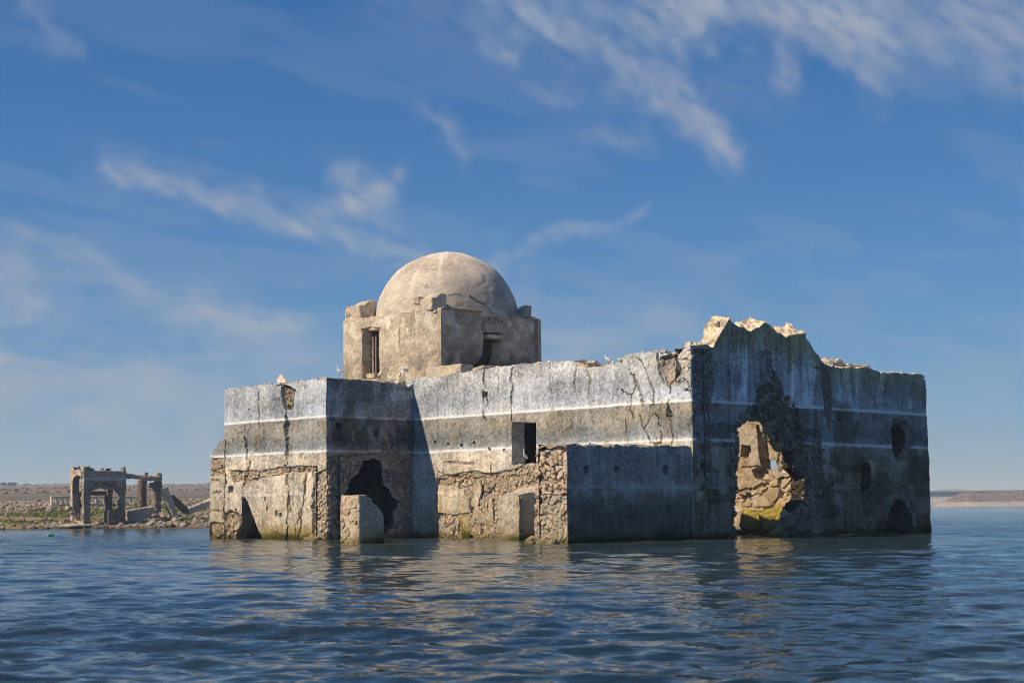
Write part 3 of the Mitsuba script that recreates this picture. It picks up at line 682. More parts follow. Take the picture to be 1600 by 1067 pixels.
q = on(812, 776, 1, 8.15)
rough_block(CH + '__pier', (-1.75, 8.92, .9), (3.5, 1.5, 3.1), seed=23, amp=.05, colf=pier_col(23, lambda p: sstep(2.0, 2.3, p[:, 2])), top=lambda x, y: .93 + .16 * sstep(.1, .8, x) + .03 * np.sin(9 * x + 5 * y))
rough_block(CH + '__wall_stub', (-12.55, 9.2, .62), (1.5, 1.35, 3.2), seed=27, amp=.055, step=.06, colf=pier_col(27, lambda p: sstep(-13.05, -13.2, p[:, 0])),
            top=lambda x, y: 1.0 - .04 * (x > .34) - .05 * (x > .5) - .20 * np.clip((x - .5) / .5, 0, 1) ** 1.6)
st = Wall.__new__(Wall)
st.o, st.sd, st.nd, st.key = V(-13.3, 0, 0), V(0, 1, 0), V(-1, 0, 0), CH + '__wall_stub'
st.depth_at = lambda s, z: (-.02, True)
print('stones stub', st.stones([(8.6, .05), (9.82, .05), (9.82, 2.15), (8.6, 2.15)], .40, 61, base=(.47, .385, .30), proud=.06, flat=1.9))

# ------------------------------------------------------------------ inside: partition wall lit through the open roof, far walls, roofs
XP = 10.4
p_ = lambda *p: sz(p, 0, XP)
lit = p_((1158, 655), (1245, 655), (1262, 850), (1150, 850))
PW = Wall(CH + '__inner_wall', (XP, 0, 0), (0, 1, 0), (-1, 0, 0), .9, 12.5, [(.9, ZLO - 1), (12.5, ZLO - 1), (12.5, 8.2), (.9, 8.4)], .8, seed=33, side_jit=.08,
          col=lambda s, z: masonry(s, 0 * s, z, 35, (.38, .315, .22)), und=.08,
          holes=[(p_((1190, 717), (1211.5, 716), (1212.5, 733), (1190, 734)), .02)],
          losses=[(p_((1140, 768), (1265, 735), (1265, 800), (1140, 800)), .10, .24, .25, (.50, .42, .31)), (p_((1212, 690), (1265, 690), (1265, 740), (1214, 740)), .10, .22, .2, (.48, .40, .30))],
          pits=[(p_((1181, 664), (1197, 664), (1199, 700), (1202, 730), (1190, 735), (1184, 700)), .75), (p_((1158, 694), (1172, 697), (1174, 712), (1166, 716), (1157, 712)), .5), (p_((1176, 734), (1186, 728), (1204, 738), (1212, 748), (1198, 752), (1180, 746)), .5), (p_((1157, 774), (1170, 768), (1176, 780), (1160, 788)), .4)],
          cracks=[(p_((1150, 780), (1180, 772), (1240, 770)), .08, .25), (p_((1160, 730), (1185, 728)), .05, .2)])
print('stones P', PW.stones(p_((1150, 770), (1185, 756), (1250, 735), (1250, 792), (1150, 792)), 1.0, 71, base=(.40, .335, .24), proud=.22, flat=2.0, keep=.8), PW.stones(p_((1216, 690), (1240, 690), (1240, 732), (1216, 732)), .5, 72, base=(.48, .41, .31), proud=.10))


def plain_wall(key, a, b, h, thick=.9, seed=0, low=ZLO):
    a, b = V(*a), V(*b)
    L = np.linalg.norm(b - a)
    rough_block(key, (*(a + b) / 2, (h + low) / 2), (L, thick, h - low), rot=(0, 0, math.atan2(*(b - a)[::-1])), seed=seed, amp=.06, step=.35, base=(.13, .11, .085))  # dark base colour carries the gloom of the interior


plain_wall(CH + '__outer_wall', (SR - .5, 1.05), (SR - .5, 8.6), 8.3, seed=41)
qw = on(1207, 725, 0, XP)
rw = ray(1207, 725)
qb = qw + rw * (8.2 - qw[1]) / rw[1]
Wall(CH + '__added_back_wall', (0, 8.2, 0), (1, 0, 0), (0, -1, 0), XP + .9, SR - 1.0, [(XP + .9, ZLO - 1), (SR - 1.0, ZLO - 1), (SR - 1.0, 8.2), (XP + .9, 8.2)], .6, seed=48, res=.12, col=lambda s, z: masonry(s, 0 * s, z, 35, (.13, .11, .085)),  # unseen wall added to darken the right room, painted dark as well
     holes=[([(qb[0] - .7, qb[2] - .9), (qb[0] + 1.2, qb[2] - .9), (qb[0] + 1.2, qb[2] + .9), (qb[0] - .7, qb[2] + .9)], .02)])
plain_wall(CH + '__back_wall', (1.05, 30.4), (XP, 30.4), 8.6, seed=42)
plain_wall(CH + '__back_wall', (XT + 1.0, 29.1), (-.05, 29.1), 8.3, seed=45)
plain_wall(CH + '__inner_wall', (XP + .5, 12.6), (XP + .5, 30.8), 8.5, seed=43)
rough_block(CH + '__roof', (5.5, 21.0, 8.32), (9.6, 19.2, .35), seed=44, amp=.05, step=.3, base=(.46, .41, .33))
rough_block(CH + '__roof', (-2.65, 25.0, 8.22), (5.9, 9.0, .3), seed=46, amp=.03, step=.3, base=(.46, .41, .33))
rough_block(CH + '__roof', (15.9, 4.7, 8.28), (9.6, 7.6, .3), seed=47, amp=.03, step=.3, base=(.42, .37, .29))  # unseen roof added over the right room to keep its windows dark
# broken masonry on the walls behind the facade
q = on(1308, 566, 1, 1.6)
rough_block(CH + '__broken_crest', (q[0], 1.7, 9.05), (2.3, 1.0, 1.0), seed=51, amp=.16, step=.09, base=(.50, .43, .32), top=lambda x, y: .55 + .45 * fb(x * 4, y * 2, 3, 3, 5) * 1.2 - .35 * x ** 2)
q = on(1335, 571, 1, 1.4)
rough_block(CH + '__broken_crest', (q[0], 1.4, 8.85), (2.0, .8, .7), seed=52, amp=.12, step=.09, base=(.50, .43, .32))

# ------------------------------------------------------------------ drum and dome
DX, DY = 5.45, 23.75
HD, ZD = 4.4, 12.92


def drum_col(s, z):
    c = V(.43, .378, .305) * (1 + (fb(s * .8, z * .8, 1, 4, 101) - .5) * .7 + (fb(s * 5, z * 5, 2, 4, 102) - .5) * .6)[..., None]
    c = lerp(c, V(.62, .58, .51), sstep(.56, .62, fb(s * 2.2, z * 1.2, 3, 5, 103)) * sstep(10.9, 11.9, z) * .8)
    g = sstep(.42, .62, fb(s * .9, z * 1.1, 4, 5, 104)) * sstep(11.4, 9.6, z)
    c = lerp(c, V(.17, .165, .145), g * .62)
    c = c * np.clip(1 + (fb(s * 20, z * 18, 4, 2, 105) - .5) * .9 + (fb(s * 2.0, z * 2.6, 5, 5, 111) - .5) * .55, .3, 1.8)[..., None]
    band = np.exp(-((z - 11.15 - (fb(s * .8, 3, 0, 3, 5) - .5) * .25) / .12) ** 2) * .3
    c = lerp(c, V(.60, .57, .52), band)
    pit = sstep(.69, .76, fb(s * 11, z * 10, 8, 3, 106)) * sstep(.42, .6, fb(s * .9, z * .9, 3, 3, 107))
    return np.clip(c * (1 - .5 * pit[..., None]), .03, .8)


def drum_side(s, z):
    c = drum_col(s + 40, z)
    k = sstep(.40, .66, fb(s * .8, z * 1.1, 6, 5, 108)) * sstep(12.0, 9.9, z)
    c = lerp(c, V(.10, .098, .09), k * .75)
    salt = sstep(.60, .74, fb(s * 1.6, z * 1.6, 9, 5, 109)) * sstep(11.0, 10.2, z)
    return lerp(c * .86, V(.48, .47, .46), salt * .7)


corners = [(-HD, HD - .45), (-HD, -HD + 1.75), (-HD + .42, -HD), (HD - .5, -HD), (HD + .25, -HD + .5), (HD + .25, HD - .6), (HD - .6, HD), (-HD + .45, HD)]
GL = on(0, 0, 0, 1)


def drum_pts(pts, o, sd, nd):
    out = []
    for p in pts:
        r = ray(*p)
        t = np.dot(V(*o) - CAM, nd) / np.dot(r, nd)
        q = CAM + t * r - V(*o)
        out.append((np.dot(q, sd), q[2]))
    return out


for k in range(8):
    (ax, ay), (bx, by) = corners[k], corners[(k + 1) % 8]
    L = math.hypot(bx - ax, by - ay)
    sd = V((bx - ax) / L, (by - ay) / L, 0)
    nd = V(sd[1], -sd[0], 0)
    if np.dot(nd, V(ax + bx, ay + by, 0)) < 0:
        nd = -nd
    o = V(DX + ax, DY + ay, 0)
    kw = dict(thick=.75, seed=110 + k, zlo=8.3, und=.05, edge=.07, mitre_lo=12.85, mitre_hi=12.85, worn=0.0, col=drum_col, res=.045, side_base=(.40, .34, .26), back=k in (0, 2))
    out = [(0, 8.0), (0, ZD), (L * .3, ZD + .03), (L * .7, ZD - .03), (L, ZD), (L, 8.0)]
    if k == 0:
        h = drum_pts([(565, 592), (566, 518), (569, 514), (575, 516), (582, 515), (592, 513), (593.5, 592)], o, sd, nd)
        Wall(CH + '__drum_wall', o, sd, nd, 0, L, out, holes=[(h, .02)], cracks=[(drum_pts([(626, 484), (625, 520), (627, 575)], o, sd, nd), .012, .04)],
             losses=[(drum_pts([(563, 513), (578, 511), (594, 512), (594, 518), (566, 522)], o, sd, nd), .05, .16, .05, TAN)], **kw)
    elif k == 2:
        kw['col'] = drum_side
        h = drum_pts([(755, 524), (757, 519), (762, 515), (766, 509), (774, 509), (778, 515), (784, 519), (787, 527), (784, 532), (780, 560), (780, 566), (786, 572), (792, 592), (730, 592), (738, 572), (748, 564), (754, 551)], o, sd, nd)
        Wall(CH + '__drum_wall', o, sd, nd, 0, L, out, holes=[(h, .03)], cracks=[(drum_pts([(735, 462), (748, 470), (760, 478), (766, 492), (770, 506)], o, sd, nd), .05, .2)],
             losses=[(drum_pts([(750, 492), (795, 496), (796, 522), (752, 522)], o, sd, nd), .03, .18, .10, (.40, .34, .27)), (drum_pts([(834, 495), (842, 495), (842, 590), (836, 590)], o, sd, nd), .03, .16, .06, BROWN)],
             patches=[(drum_pts([(790, 500), (835, 505), (835, 545), (790, 545)], o, sd, nd), (1.12, 1.1, 1.08))], **kw)
        # stones and lintel over the broken window
        for j in range(7):
            x = 758 + j * 3.7
            q = CAM + ray(x, 513 + .5 * (j % 2)) * (np.dot(o + V(0, .25, 0) - CAM, nd) / np.dot(ray(x, 513), nd))
            rough_block(CH + '__brick', (q[0], q[1], q[2]), (.13, .42, .5), rot=(0, (j - 3) * .06, 0), seed=200 + j, amp=.02, step=.1, base=(.50, .46, .40))
        for x, y, w, hh, b in ((770, 526.5, 1.35, .22, (.50, .43, .28)), (772, 503.5, 1.75, .12, (.36, .28, .20))):
            q = CAM + ray(x, y) * (np.dot(o + V(0, .3, 0) - CAM, nd) / np.dot(ray(x, y), nd))
            rough_block(CH + '__lintel', tuple(q), (w, .6, hh), seed=210 + int(hh * 100), amp=.02, step=.08, base=b)
        # thin brick course along the cornice
        for a, b in ((690, 752), (790, 834)):
            P0, P1 = (drum_pts([(a, 481)], o, sd, nd)[0][0], drum_pts([(b, 500)], o, sd, nd)[0][0])
            rough_block(CH + '__cornice', (o[0] + (P0 + P1) / 2, o[1] - .02, ZD + .05), (P1 - P0, .30, .10), seed=220 + a, amp=.025, step=.08, base=(.33, .24, .17))
    else:
        Wall(CH + '__drum_wall', o, sd, nd, 0, L, out, **kw)
rough_block(CH + '__drum_cap', (DX, DY, ZD - .12), (2 * HD - .5, 2 * HD - .5, .2), seed=230, amp=.03, step=.25, base=(.46, .40, .31))
# window frame left standing in the lit side
for x, w in ((577.5, .07), (583.5, .10), (588, .07)):
    q = on(x, 550, 0, DX - HD + .62)
    rough_block(CH + '__window_post', (q[0], q[1], 10.55), (.10, w, 2.75), seed=240 + int(x), amp=.012, step=.12, base=(.47, .40, .32) if x < 580 else (.34, .27, .20))
q = on(583, 580, 0, DX - HD + .3)
rough_block(CH + '__sill', (q[0], q[1] - .1, 9.45), (.6, .75, .30), seed=245, amp=.04, step=.08, base=(.47, .39, .30))
# corner blocks of the drum
for (x, y, z, w, dpt, h, rz, sd_) in ((-HD + .72, -HD + 1.15, ZD + .48, 1.15, 1.35, .95, 0.0, 1), (-HD + .75, HD - 1.15, ZD + .60, 1.3, 1.5, 1.15, 0.0, 2), (HD - .85, -HD + .95, ZD + .42, .8, .8, .9, .3, 3), (HD - .8, HD - .8, ZD + .4, .9, .9, .8, .2, 4)):
    rough_block(CH + '__corner_block', (DX + x, DY + y, z - .06), (w, dpt, h), rot=(0, 0, rz), seed=250 + sd_, amp=.06, step=.07, base=(.50, .43, .33), top=lambda a, b: .80 + .30 * sstep(.15, .7, a) - .12 * sstep(.6, 1, b))
rough_block(CH + '__corner_block', (DX - HD + .32, DY + HD - .75, ZD + .55), (.45, .5, .62), seed=258, amp=.05, step=.06, base=(.38, .31, .23))
rough_block(CH + '__corner_block', (DX - HD + .30, DY - HD + 1.75, ZD + .62), (.45, .45, .45), seed=259, amp=.05, step=.06, base=(.42, .34, .27))
q = on(805, 485, 1, DY - HD)
# dome
RD = 4.32
nt, npz = 620, 180
th, ph = np.meshgrid(np.linspace(0, 2 * np.pi, nt, endpoint=False), np.linspace(-.04, np.pi / 2, npz), indexing='ij')
ux, uy, uz = np.cos(ph) * np.cos(th), np.cos(ph) * np.sin(th), np.sin(ph)
n1 = fb(ux * 2.2, uy * 2.2, uz * 2.2, 4, 300)
rr = RD * (1 + (n1 - .5) * .030 + (fb(ux * 7, uy * 7, uz * 7, 5, 301) - .5) * .016 + .006 * np.cos(8 * th) * np.cos(ph))
zr = 1 + .0 * ph
P = np.stack([DX + .25 + rr * ux, DY - .24 + rr * uy, ZD - .02 + .968 * rr * uz], -1)
c = V(.50, .452, .392) * (1 + (fb(ux * 3, uy * 3, uz * 3, 5, 302) - .5) * .5 + (fb(ux * 22, uy * 22, uz * 22, 3, 303) - .5) * .5 + (fb(ux * 75, uy * 75, uz * 75, 2, 307) - .5) * .7)[..., None]
run = fb(th * 7.0, ph * 1.2, 1, 4, 304)
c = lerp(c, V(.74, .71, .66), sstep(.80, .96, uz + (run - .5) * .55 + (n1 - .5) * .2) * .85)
c = lerp(c, V(.68, .63, .55), sstep(.62, .72, run) * sstep(.1, .5, uz) * .6)
old = sstep(.55, .56, fb(ux * 1.8 + 2, uy * 1.8, uz * 2.4, 6, 308))
c = lerp(c, c * V(.91, .90, .885), old)
newr = sstep(.62, .63, fb(ux * 2.6 + 9, uy * 2.6, uz * 2.0, 6, 309))
c = lerp(c, c * V(1.07, 1.065, 1.06), newr)
P = P + np.stack([ux, uy, uz], -1) * ((newr * .008 - old * .012))[..., None]
flank_grey = sstep(.40, .62, fb(ux * 2.4 + 5, uy * 2.4, uz * 2.4, 5, 306)) * sstep(.75, .15, uz) * sstep(-.2, .6, ux - uy)
c = lerp(c, V(.23, .225, .215), flank_grey * .8)  # patchy dark grey, stronger low down on one flank
crk = [tuple(v) for v in ()]
def dome_dir(px, py):
    r = ray(px, py)
    r = r / np.linalg.norm(r)
    oc = CAM - V(DX + .25, DY - .24, ZD)
    b = np.dot(oc, r)
    t = -b - math.sqrt(max(0, b * b - np.dot(oc, oc) + RD ** 2))
    q = oc + t * r
    return math.atan2(q[1], q[0]) % (2 * math.pi), math.asin(np.clip(q[2] / RD, -1, 1))


for pts, w, dp in (([(735, 461), (742, 466), (748, 471), (756, 474), (764, 481), (770, 490)], .010, .12), ([(662, 447), (668, 442), (670, 450)], .006, .05), ([(703, 460), (712, 458), (722, 461)], .005, .05)):
    r = seg_dist(th, ph, rough_line([dome_dir(*p) for p in pts], .02, .004, 3))
    k = np.clip(1.3 - r / w, 0, 1)
    P = P - np.stack([ux, uy, uz], -1) * (k * dp)[..., None]
idx = np.arange(nt * npz).reshape(nt, npz)
A, B = idx[:, :-1], np.roll(idx, -1, 0)
f = np.stack([A, B[:, :-1], B[:, 1:], idx[:, 1:]], -1).reshape(-1, 4)
put(CH + '__dome', P.reshape(-1, 3), f, np.clip(c, .03, .82).reshape(-1, 3), smooth=True)
q = on(756, 481, 1, DY - 3.1)
rough_block(CH + '__dome_patch', (q[0], q[1] - .15, q[2] + .05), (.75, .5, .55), rot=(0, .5, 0), seed=262, amp=.07, step=.08, base=(.52, .48, .42))
# low parapet on the roof before the drum
rough_block(CH + '__parapet', (.65, 17.75, 8.98), (1.0, 2.9, 1.0), seed=264, amp=.05, step=.08, base=(.47, .41, .30))
rough_block(CH + '__parapet', (1.7, 15.9, 8.95), (1.9, .8, .85), seed=265, amp=.12, step=.08, base=(.36, .32, .25), top=lambda a, b: .75 + .3 * np.sin(a * 3.1))

rs = np.random.default_rng(77)
cx_, cz_ = [p[0] for p in crest], [p[1] for p in crest]
for k in range(46):
    u = rs.uniform(.4, 10.6) if k < 30 else rs.uniform(10.6, 20.4)
    sc = rs.uniform(.14, .38) * (1 if k < 30 else .55)
    zc = float(np.interp(u, cx_, cz_))
    rough_block(CH + '__crest_stone', (u + rs.normal(0, .1), rs.uniform(.15, .85), zc + sc * .12), (sc * 1.3, sc, sc * .8), rot=tuple(rs.uniform(-.6, .6, 3)), seed=600 + k, amp=sc * .16, step=.09, base=(.56, .49, .37) if k < 30 else (.50, .45, .37))
ntop = sorted(n_((645, 592), (740, 579), (812, 569), (895, 564), (946, 568.5), (966, 565.5), (977.5, 552.6), (1027, 549), (1054, 553.5)))
for k in range(34):
    u = rs.uniform(.9, 19.8)
    sc = rs.uniform(.08, .24)
    rough_block(CH + '__crest_stone', (rs.uniform(.02, .5), u, float(np.interp(u, [p[0] for p in ntop], [p[1] for p in ntop])) + sc * .1), (sc, sc * 1.5, sc * .7), rot=tuple(rs.uniform(-.5, .5, 3)), seed=660 + k, amp=sc * .16, step=.07, base=(.50, .44, .36))
for k in range(12):
    u = rs.uniform(YS + .4, YT2 - .3)
    sc = rs.uniform(.07, .18)
    rough_block(CH + '__crest_stone', (XT + rs.uniform(.05, .5), u, 8.63 + sc * .1), (sc, sc * 1.5, sc * .7), rot=tuple(rs.uniform(-.5, .5, 3)), seed=700 + k, amp=sc * .16, step=.07, base=(.50, .46, .40))

# the 300 largest wall stones are entries of their own, the small ones one mesh
STONES.sort(key=lambda q: -q[0])
for a, key, P, f, c in STONES[:300]:
    put(key, P, f, c)
rest, at = STONES[300:], 0
fv = []
for a, key, P, f, c in rest:
    fv.append(f + at)
    at += len(P)
put(CH + '__small_stones', np.vstack([q[2] for q in rest]), np.vstack(fv), np.vstack([q[4] for q in rest]))
label(CH + '__small_stones', 'small rubble stones of the broken walls', kind='stuff')

# ------------------------------------------------------------------ loose things on the church
k = rough_block('loose_slab', (on(440, 594, 0, XT + .35)[0], on(440, 594, 0, XT + .35)[1], 8.78), (.12, .62, .55), rot=(.75, .0, .1), seed=270, amp=.03, step=.06, base=(.62, .57, .48))
label(k, 'pale loose slab tilted on the top edge of the low lit block left of the dome', 'stone slab')
for (px, py, x, y, z, size, rot, text) in ((1176, 812, 9.75, 2.6, .78, (.9, 1.15, 1.05), (.15, .35, .5), 'yellow algae covered masonry block tilted in the doorway, the smaller left one'), (1208, 808, 9.85, 2.5, .80, (.9, 1.35, 1.15), (-.22, .3, .5), 'large yellow algae covered masonry block fallen inside the broken doorway')):
    q = on(px, py, 0, x)
    yl = lambda p: V(.30, .245, .06) * (1 + (fb(p[:, 0] * 3, p[:, 1] * 3, p[:, 2] * 3, 4, 7) - .5) * 1.0)[:, None]
    k = rough_block('fallen_block', (x, q[1], z), size, rot=rot, seed=280 + px, amp=.11, step=.08, colf=yl)
    label(k, text, 'stone block')
for j, (px, py, x, s) in enumerate(((1232, 812, 5.9, .55), (1248, 822, 7.0, .6), (1226, 834, 5.6, .5), (1240, 836, 6.4, .55), (1256, 834, 7.4, .5))):
    q = on(px, py, 1, -.25)
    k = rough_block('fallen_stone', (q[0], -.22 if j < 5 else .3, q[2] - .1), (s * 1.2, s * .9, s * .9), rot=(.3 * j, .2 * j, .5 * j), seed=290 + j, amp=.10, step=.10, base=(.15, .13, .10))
    label(k, ('dark stone at the left end of the heap below the broken doorway', 'dark stone in the middle of the upper row of the heap at the broken doorway', 'dark stone lying lowest at the left foot of the doorway heap',
              'dark stone in the middle of the lower row of the doorway heap', 'dark stone at the right end of the heap below the broken doorway')[j], 'stone', 'stones heaped at the doorway')


rs = np.random.default_rng(78)
for k in range(11):
    if k < 6:
        x, y = XA - rs.uniform(.05, .55), rs.uniform(YA, 2.3)
    else:
        x, y = XT - rs.uniform(.05, .4), YS + rs.uniform(.1, 1.6)
    sc = rs.uniform(.25, .55)
    o_ = rough_block('sunken_stone', (x, y, rs.uniform(-.08, .06)), (sc, sc * 1.2, sc * .8), rot=tuple(rs.uniform(-.6, .6, 3)), seed=720 + k, amp=sc * .16, step=.08, base=(.36, .29, .19))
    label(o_, 'brown wet stone at the waterline under the broken end of the low front wall' if k < 6 else 'brown wet stone at the waterline under the corner of the chapel block', 'stone', 'stones at the foot of the low front wall' if k < 6 else 'stones at the foot of the chapel corner')


def ball(c, r, n=20):
    return manifold3d.Manifold.sphere(r, n).translate([float(x) for x in c])


def chain(pts):
    out = manifold3d.Manifold()
    for (a, ra), (b, rb) in zip(pts[:-1], pts[1:]):
        out += manifold3d.Manifold.batch_hull([ball(a, ra), ball(b, rb)])
    return out


def egret(x, y, z, face, text, crouch=False, size=1.0):
    """White egret: one body surface, with bill and legs as parts. face: heading in degrees (world)."""
    t = label(numbered('egret'), text, 'bird', 'white egrets resting on the ruin')
    up = .10 if crouch else .24
    body = chain([((-.20, 0, up + .01), .018), ((-.12, 0, up + .06), .055), ((-.02, 0, up + .12), .085), ((.07, 0, up + .18), .075), ((.12, 0, up + .23), .04)])
    if crouch:
        neck = chain([((.11, 0, up + .22), .04), ((.15, 0, up + .26), .03), ((.12, 0, up + .31), .026), ((.16, 0, up + .34), .032), ((.20, 0, up + .335), .022)])
        hd = V(.21, 0, up + .333)
    else:
        neck = chain([((.11, 0, up + .21), .042), ((.165, 0, up + .28), .026), ((.13, 0, up + .37), .02), ((.12, 0, up + .44), .02), ((.15, 0, up + .49), .031), ((.185, 0, up + .485), .022)])
        hd = V(.20, 0, up + .483)
    m = (body + neck).refine_to_length(.03)
    mm = m.to_mesh()
    tm = trimesh.Trimesh(np.array(mm.vert_properties[:, :3]), np.array(mm.tri_verts))
    tm = trimesh.smoothing.filter_taubin(tm, iterations=6)
    bill = manifold3d.Manifold.batch_hull([ball(hd, .011, 8), ball(hd + V(.10, 0, -.012), .003, 6)])
    legs = [manifold3d.Manifold.batch_hull([ball((.0, s, up + .06), .010, 8), ball((.02, s, .0), .007, 8)]) + manifold3d.Manifold.batch_hull([ball((.02, s, .005), .007, 6), ball((.08, s, .005), .004, 6)]) for s in (-.03, .03)]
    W = T().translate([x, y, z]).rotate([0, 0, 1], face).scale(size)
    scene[t + '__body'] = mikit.ply(tm, 'feather', smooth=True, to_world=W)
    scene[t + '__bill'] = mikit.ply(bill, 'bill', to_world=W)
    scene[t + '__leg'] = mikit.ply(legs[0], 'leg_skin', to_world=W)
    scene[t + '__leg_001'] = mikit.ply(legs[1], 'leg_skin', to_world=W)


def bird(px, py, axis, val, face, text, z=None, **kw):
    q = on(px, py, axis, val)
    egret(q[0], q[1], q[2] if z is None else z, face, text, **kw)


bird(531, 590, 0, -1.2, 150, 'white egret standing at the left foot of the domed drum')
bird(594, 594, 0, -1.0, -100, 'white egret pressed against the drum just right of its lit window')
bird(611, 598, 0, -1.2, 130, 'hunched white egret on the roof left of two others before the drum', crouch=True, size=1.1)
bird(625, 596, 0, -.7, -120, 'small upright white egret between the hunched one and the tall one')
bird(632, 588, 0, -.45, 150, 'tall grey white egret standing beside the low parapet before the drum', size=1.12)
wl = on(821, 727, 0, .32)
egret(wl[0], wl[1], wl[2] + .10, -165, 'white egret standing in the dark window of the long sunlit wall', size=1.05)
bird(951, 569.5, 0, .3, 140, 'white egret crouching alone on the top edge of the long sunlit wall', crouch=True)

# ------------------------------------------------------------------ water


def waves(x, y, dr_):
    """Height and slope of the lake, short waves left to the relief of the material where the mesh is coarse."""
    r = np.random.default_rng(4)
    z, gx, gy = 0 * x, 0 * x, 0 * x
    mod = .55 + .9 * meshkit.fbm(np.stack([x * .06, y * .06, 0 * x], -1), 3, 8)
    for k in range(60):
        lam = .32 * (30.0 ** (k / 59.0))
        ang = math.pi * .25 + r.normal(0, .62 if lam < 1.6 else .40) + math.pi * (k % 2) * 0
        kx, ky = 2 * math.pi / lam * math.cos(ang), 2 * math.pi / lam * math.sin(ang)
        amp = .0042 * lam * (.75 if lam < .5 else 1.0 if lam < 1.3 else (1.3 / lam) ** 1.0)
        w = sstep(2.5, 5.0, lam / dr_) * amp * mod
        p = kx * x + ky * y + r.uniform(0, 6.28)
        z = z + w * (np.cos(p) + .18 * np.cos(2 * p))
        gx = gx - w * kx * (np.sin(p) + .36 * np.sin(2 * p))
        gy = gy - w * ky * (np.sin(p) + .36 * np.sin(2 * p))
    return z, gx, gy


fine = np.linspace(-.42, .42, 330)
ang = np.concatenate([np.linspace(-np.pi, -.42, 40, endpoint=False), fine, np.linspace(.42, np.pi, 41)[1:]])
rad = [3.0]
while rad[-1] < 6300:
    rad.append(rad[-1] + min(max(.045, rad[-1] * .0042), 60) if rad[-1] < 420 else rad[-1] * 1.05)
rad = np.array(rad)
RR, AA = np.meshgrid(rad, ang, indexing='ij')
wx, wy = CAM[0] + RR * np.cos(HEAD - AA), CAM[1] + RR * np.sin(HEAD - AA)
zz, gx, gy = waves(wx, wy, np.maximum(RR * .0045, .045))
foot = shapely.union_all([shapely.box(0, 0, SR, 30.8), shapely.box(XT, YS, 0, 31.2), shapely.box(XA, YA, 0, 2.2), shapely.box(-13.3, 8.5, -11.8, 9.9), shapely.box(-3.5, 8.2, 0, 9.7)])
near = (RR < 140) & (np.abs(AA) < .45)
dist = np.full(wx.shape, 99.0)
dist[near] = shapely.distance(shapely.points(wx[near], wy[near]), foot)
shal = np.exp(-dist / .9)
wc = V(.012, .024, .030) + 0 * wx[..., None]
wc = lerp(wc, V(.085, .09, .014), shal * (.5 + .9 * fb(wx * .5, wy * .5, 2, 3, 9)).clip(0, 1))
idx = np.arange(wx.size).reshape(wx.shape)
f = np.stack([idx[:-1, :-1], idx[:-1, 1:], idx[1:, 1:], idx[1:, :-1]], -1).reshape(-1, 4)[:, ::-1]
P = np.stack([wx, wy, zz], -1).reshape(-1, 3)
nrm = np.stack([-gx, -gy, np.ones_like(gx)], -1).reshape(-1, 3)
f = np.vstack([f[:, [0, 1, 2]], f[:, [0, 2, 3]]])
if np.cross(P[f[0, 1]] - P[f[0, 0]], P[f[0, 2]] - P[f[0, 0]])[2] < 0:
    f = f[:, ::-1]
scene['lake_water'] = mikit.ply((P, f), 'water_surface', smooth=True, color=wc.reshape(-1, 3))
label('lake_water', 'rippled blue lake reflecting the ruined church', kind='structure')

# ------------------------------------------------------------------ left shore


def rd(px, D):
    """Right offset at depth D of an image column, in the camera's heading frame."""
    return (px - 800) / F_PX * D


def world(R, D, z):
    return np.stack([CAM[0] + R * AX[0] + D * AX[1], CAM[1] + R * BX[0] + D * BX[1], z + 0 * R], -1)


PROF = np.array([(140, -1.6), (156, -.25), (160, .02), (163, .30), (168, .62), (178, 1.15), (188, 1.65), (205, 2.45), (222, 3.1), (235, 3.15), (330, 4.8), (600, 9.4), (1000, 17.2), (1500, 28.0), (1650, 29.5), (1900, 10), (2400, -3)])


def shore_z(R, D):
    wob = (fb(R * .05, D * .02, 0, 3, 400) - .5) * 7 + (fb(R * .25, D * .12, 0, 3, 401) - .5) * 2.5
    fade = sstep(160, 168, D) * 0 + 1
    Deff = D + wob * np.clip(D / 160, 1, 1.2) + np.clip((R + 60) * .02, -2, 1)
    z = np.interp(Deff, PROF[:, 0], PROF[:, 1])
    z = z + (fb(R * .35, D * .35, 1, 4, 402) - .5) * .55 * sstep(160, 175, D) + (fb(R * .01, D * .008, 2, 4, 403) - .5) * np.clip(D - 260, 0, 900) * .010
    edge = sstep(-.035 * D - 2, -.10 * D - 4, R)
    return z * edge - 1.7 * (1 - edge)


Ds = np.concatenate([np.linspace(141, 240, 300), 240 * (2350 / 240) ** (np.arange(1, 141) / 140)])
tq = np.concatenate([np.linspace(-.75, -.36, 60, endpoint=False), np.linspace(-.36, -.03, 330)])
DD, TT = np.meshgrid(Ds, tq, indexing='ij')
RRs = TT * DD
sz_ = shore_z(RRs, DD)
n3, n4 = fb(RRs * .12, DD * .12, 3, 5, 410), fb(RRs * .8, DD * .8, 3, 4, 411)
c = V(.27, .225, .165) * (1 + (n4 - .5) * .9)[..., None]
green = sstep(.43, .54, fb(RRs * .10, DD * .16, 5, 4, 412)) * sstep(.25, .7, sz_) * sstep(270, 225, DD)
c = lerp(c, V(.125, .145, .045), green * .95)
c = lerp(c, V(.20, .135, .06), np.exp(-((sz_ - .28) / .22) ** 2) * .7)
mud = sstep(.22, .02, sz_)
c = lerp(c, V(.10, .085, .06), mud)
far = sstep(235, 300, DD)
fc = lerp(V(.165, .155, .145) + 0 * c, V(.23, .185, .145), sstep(.47, .56, fb(RRs * .012, DD * .010, 1, 4, 414)) * sstep(420, 650, DD))
fc = lerp(fc, V(.12, .105, .09), sstep(.52, .66, fb(RRs * .05, DD * .02, 1, 5, 415)) * .6)
c = lerp(c, fc, far)
idx = np.arange(DD.size).reshape(DD.shape)
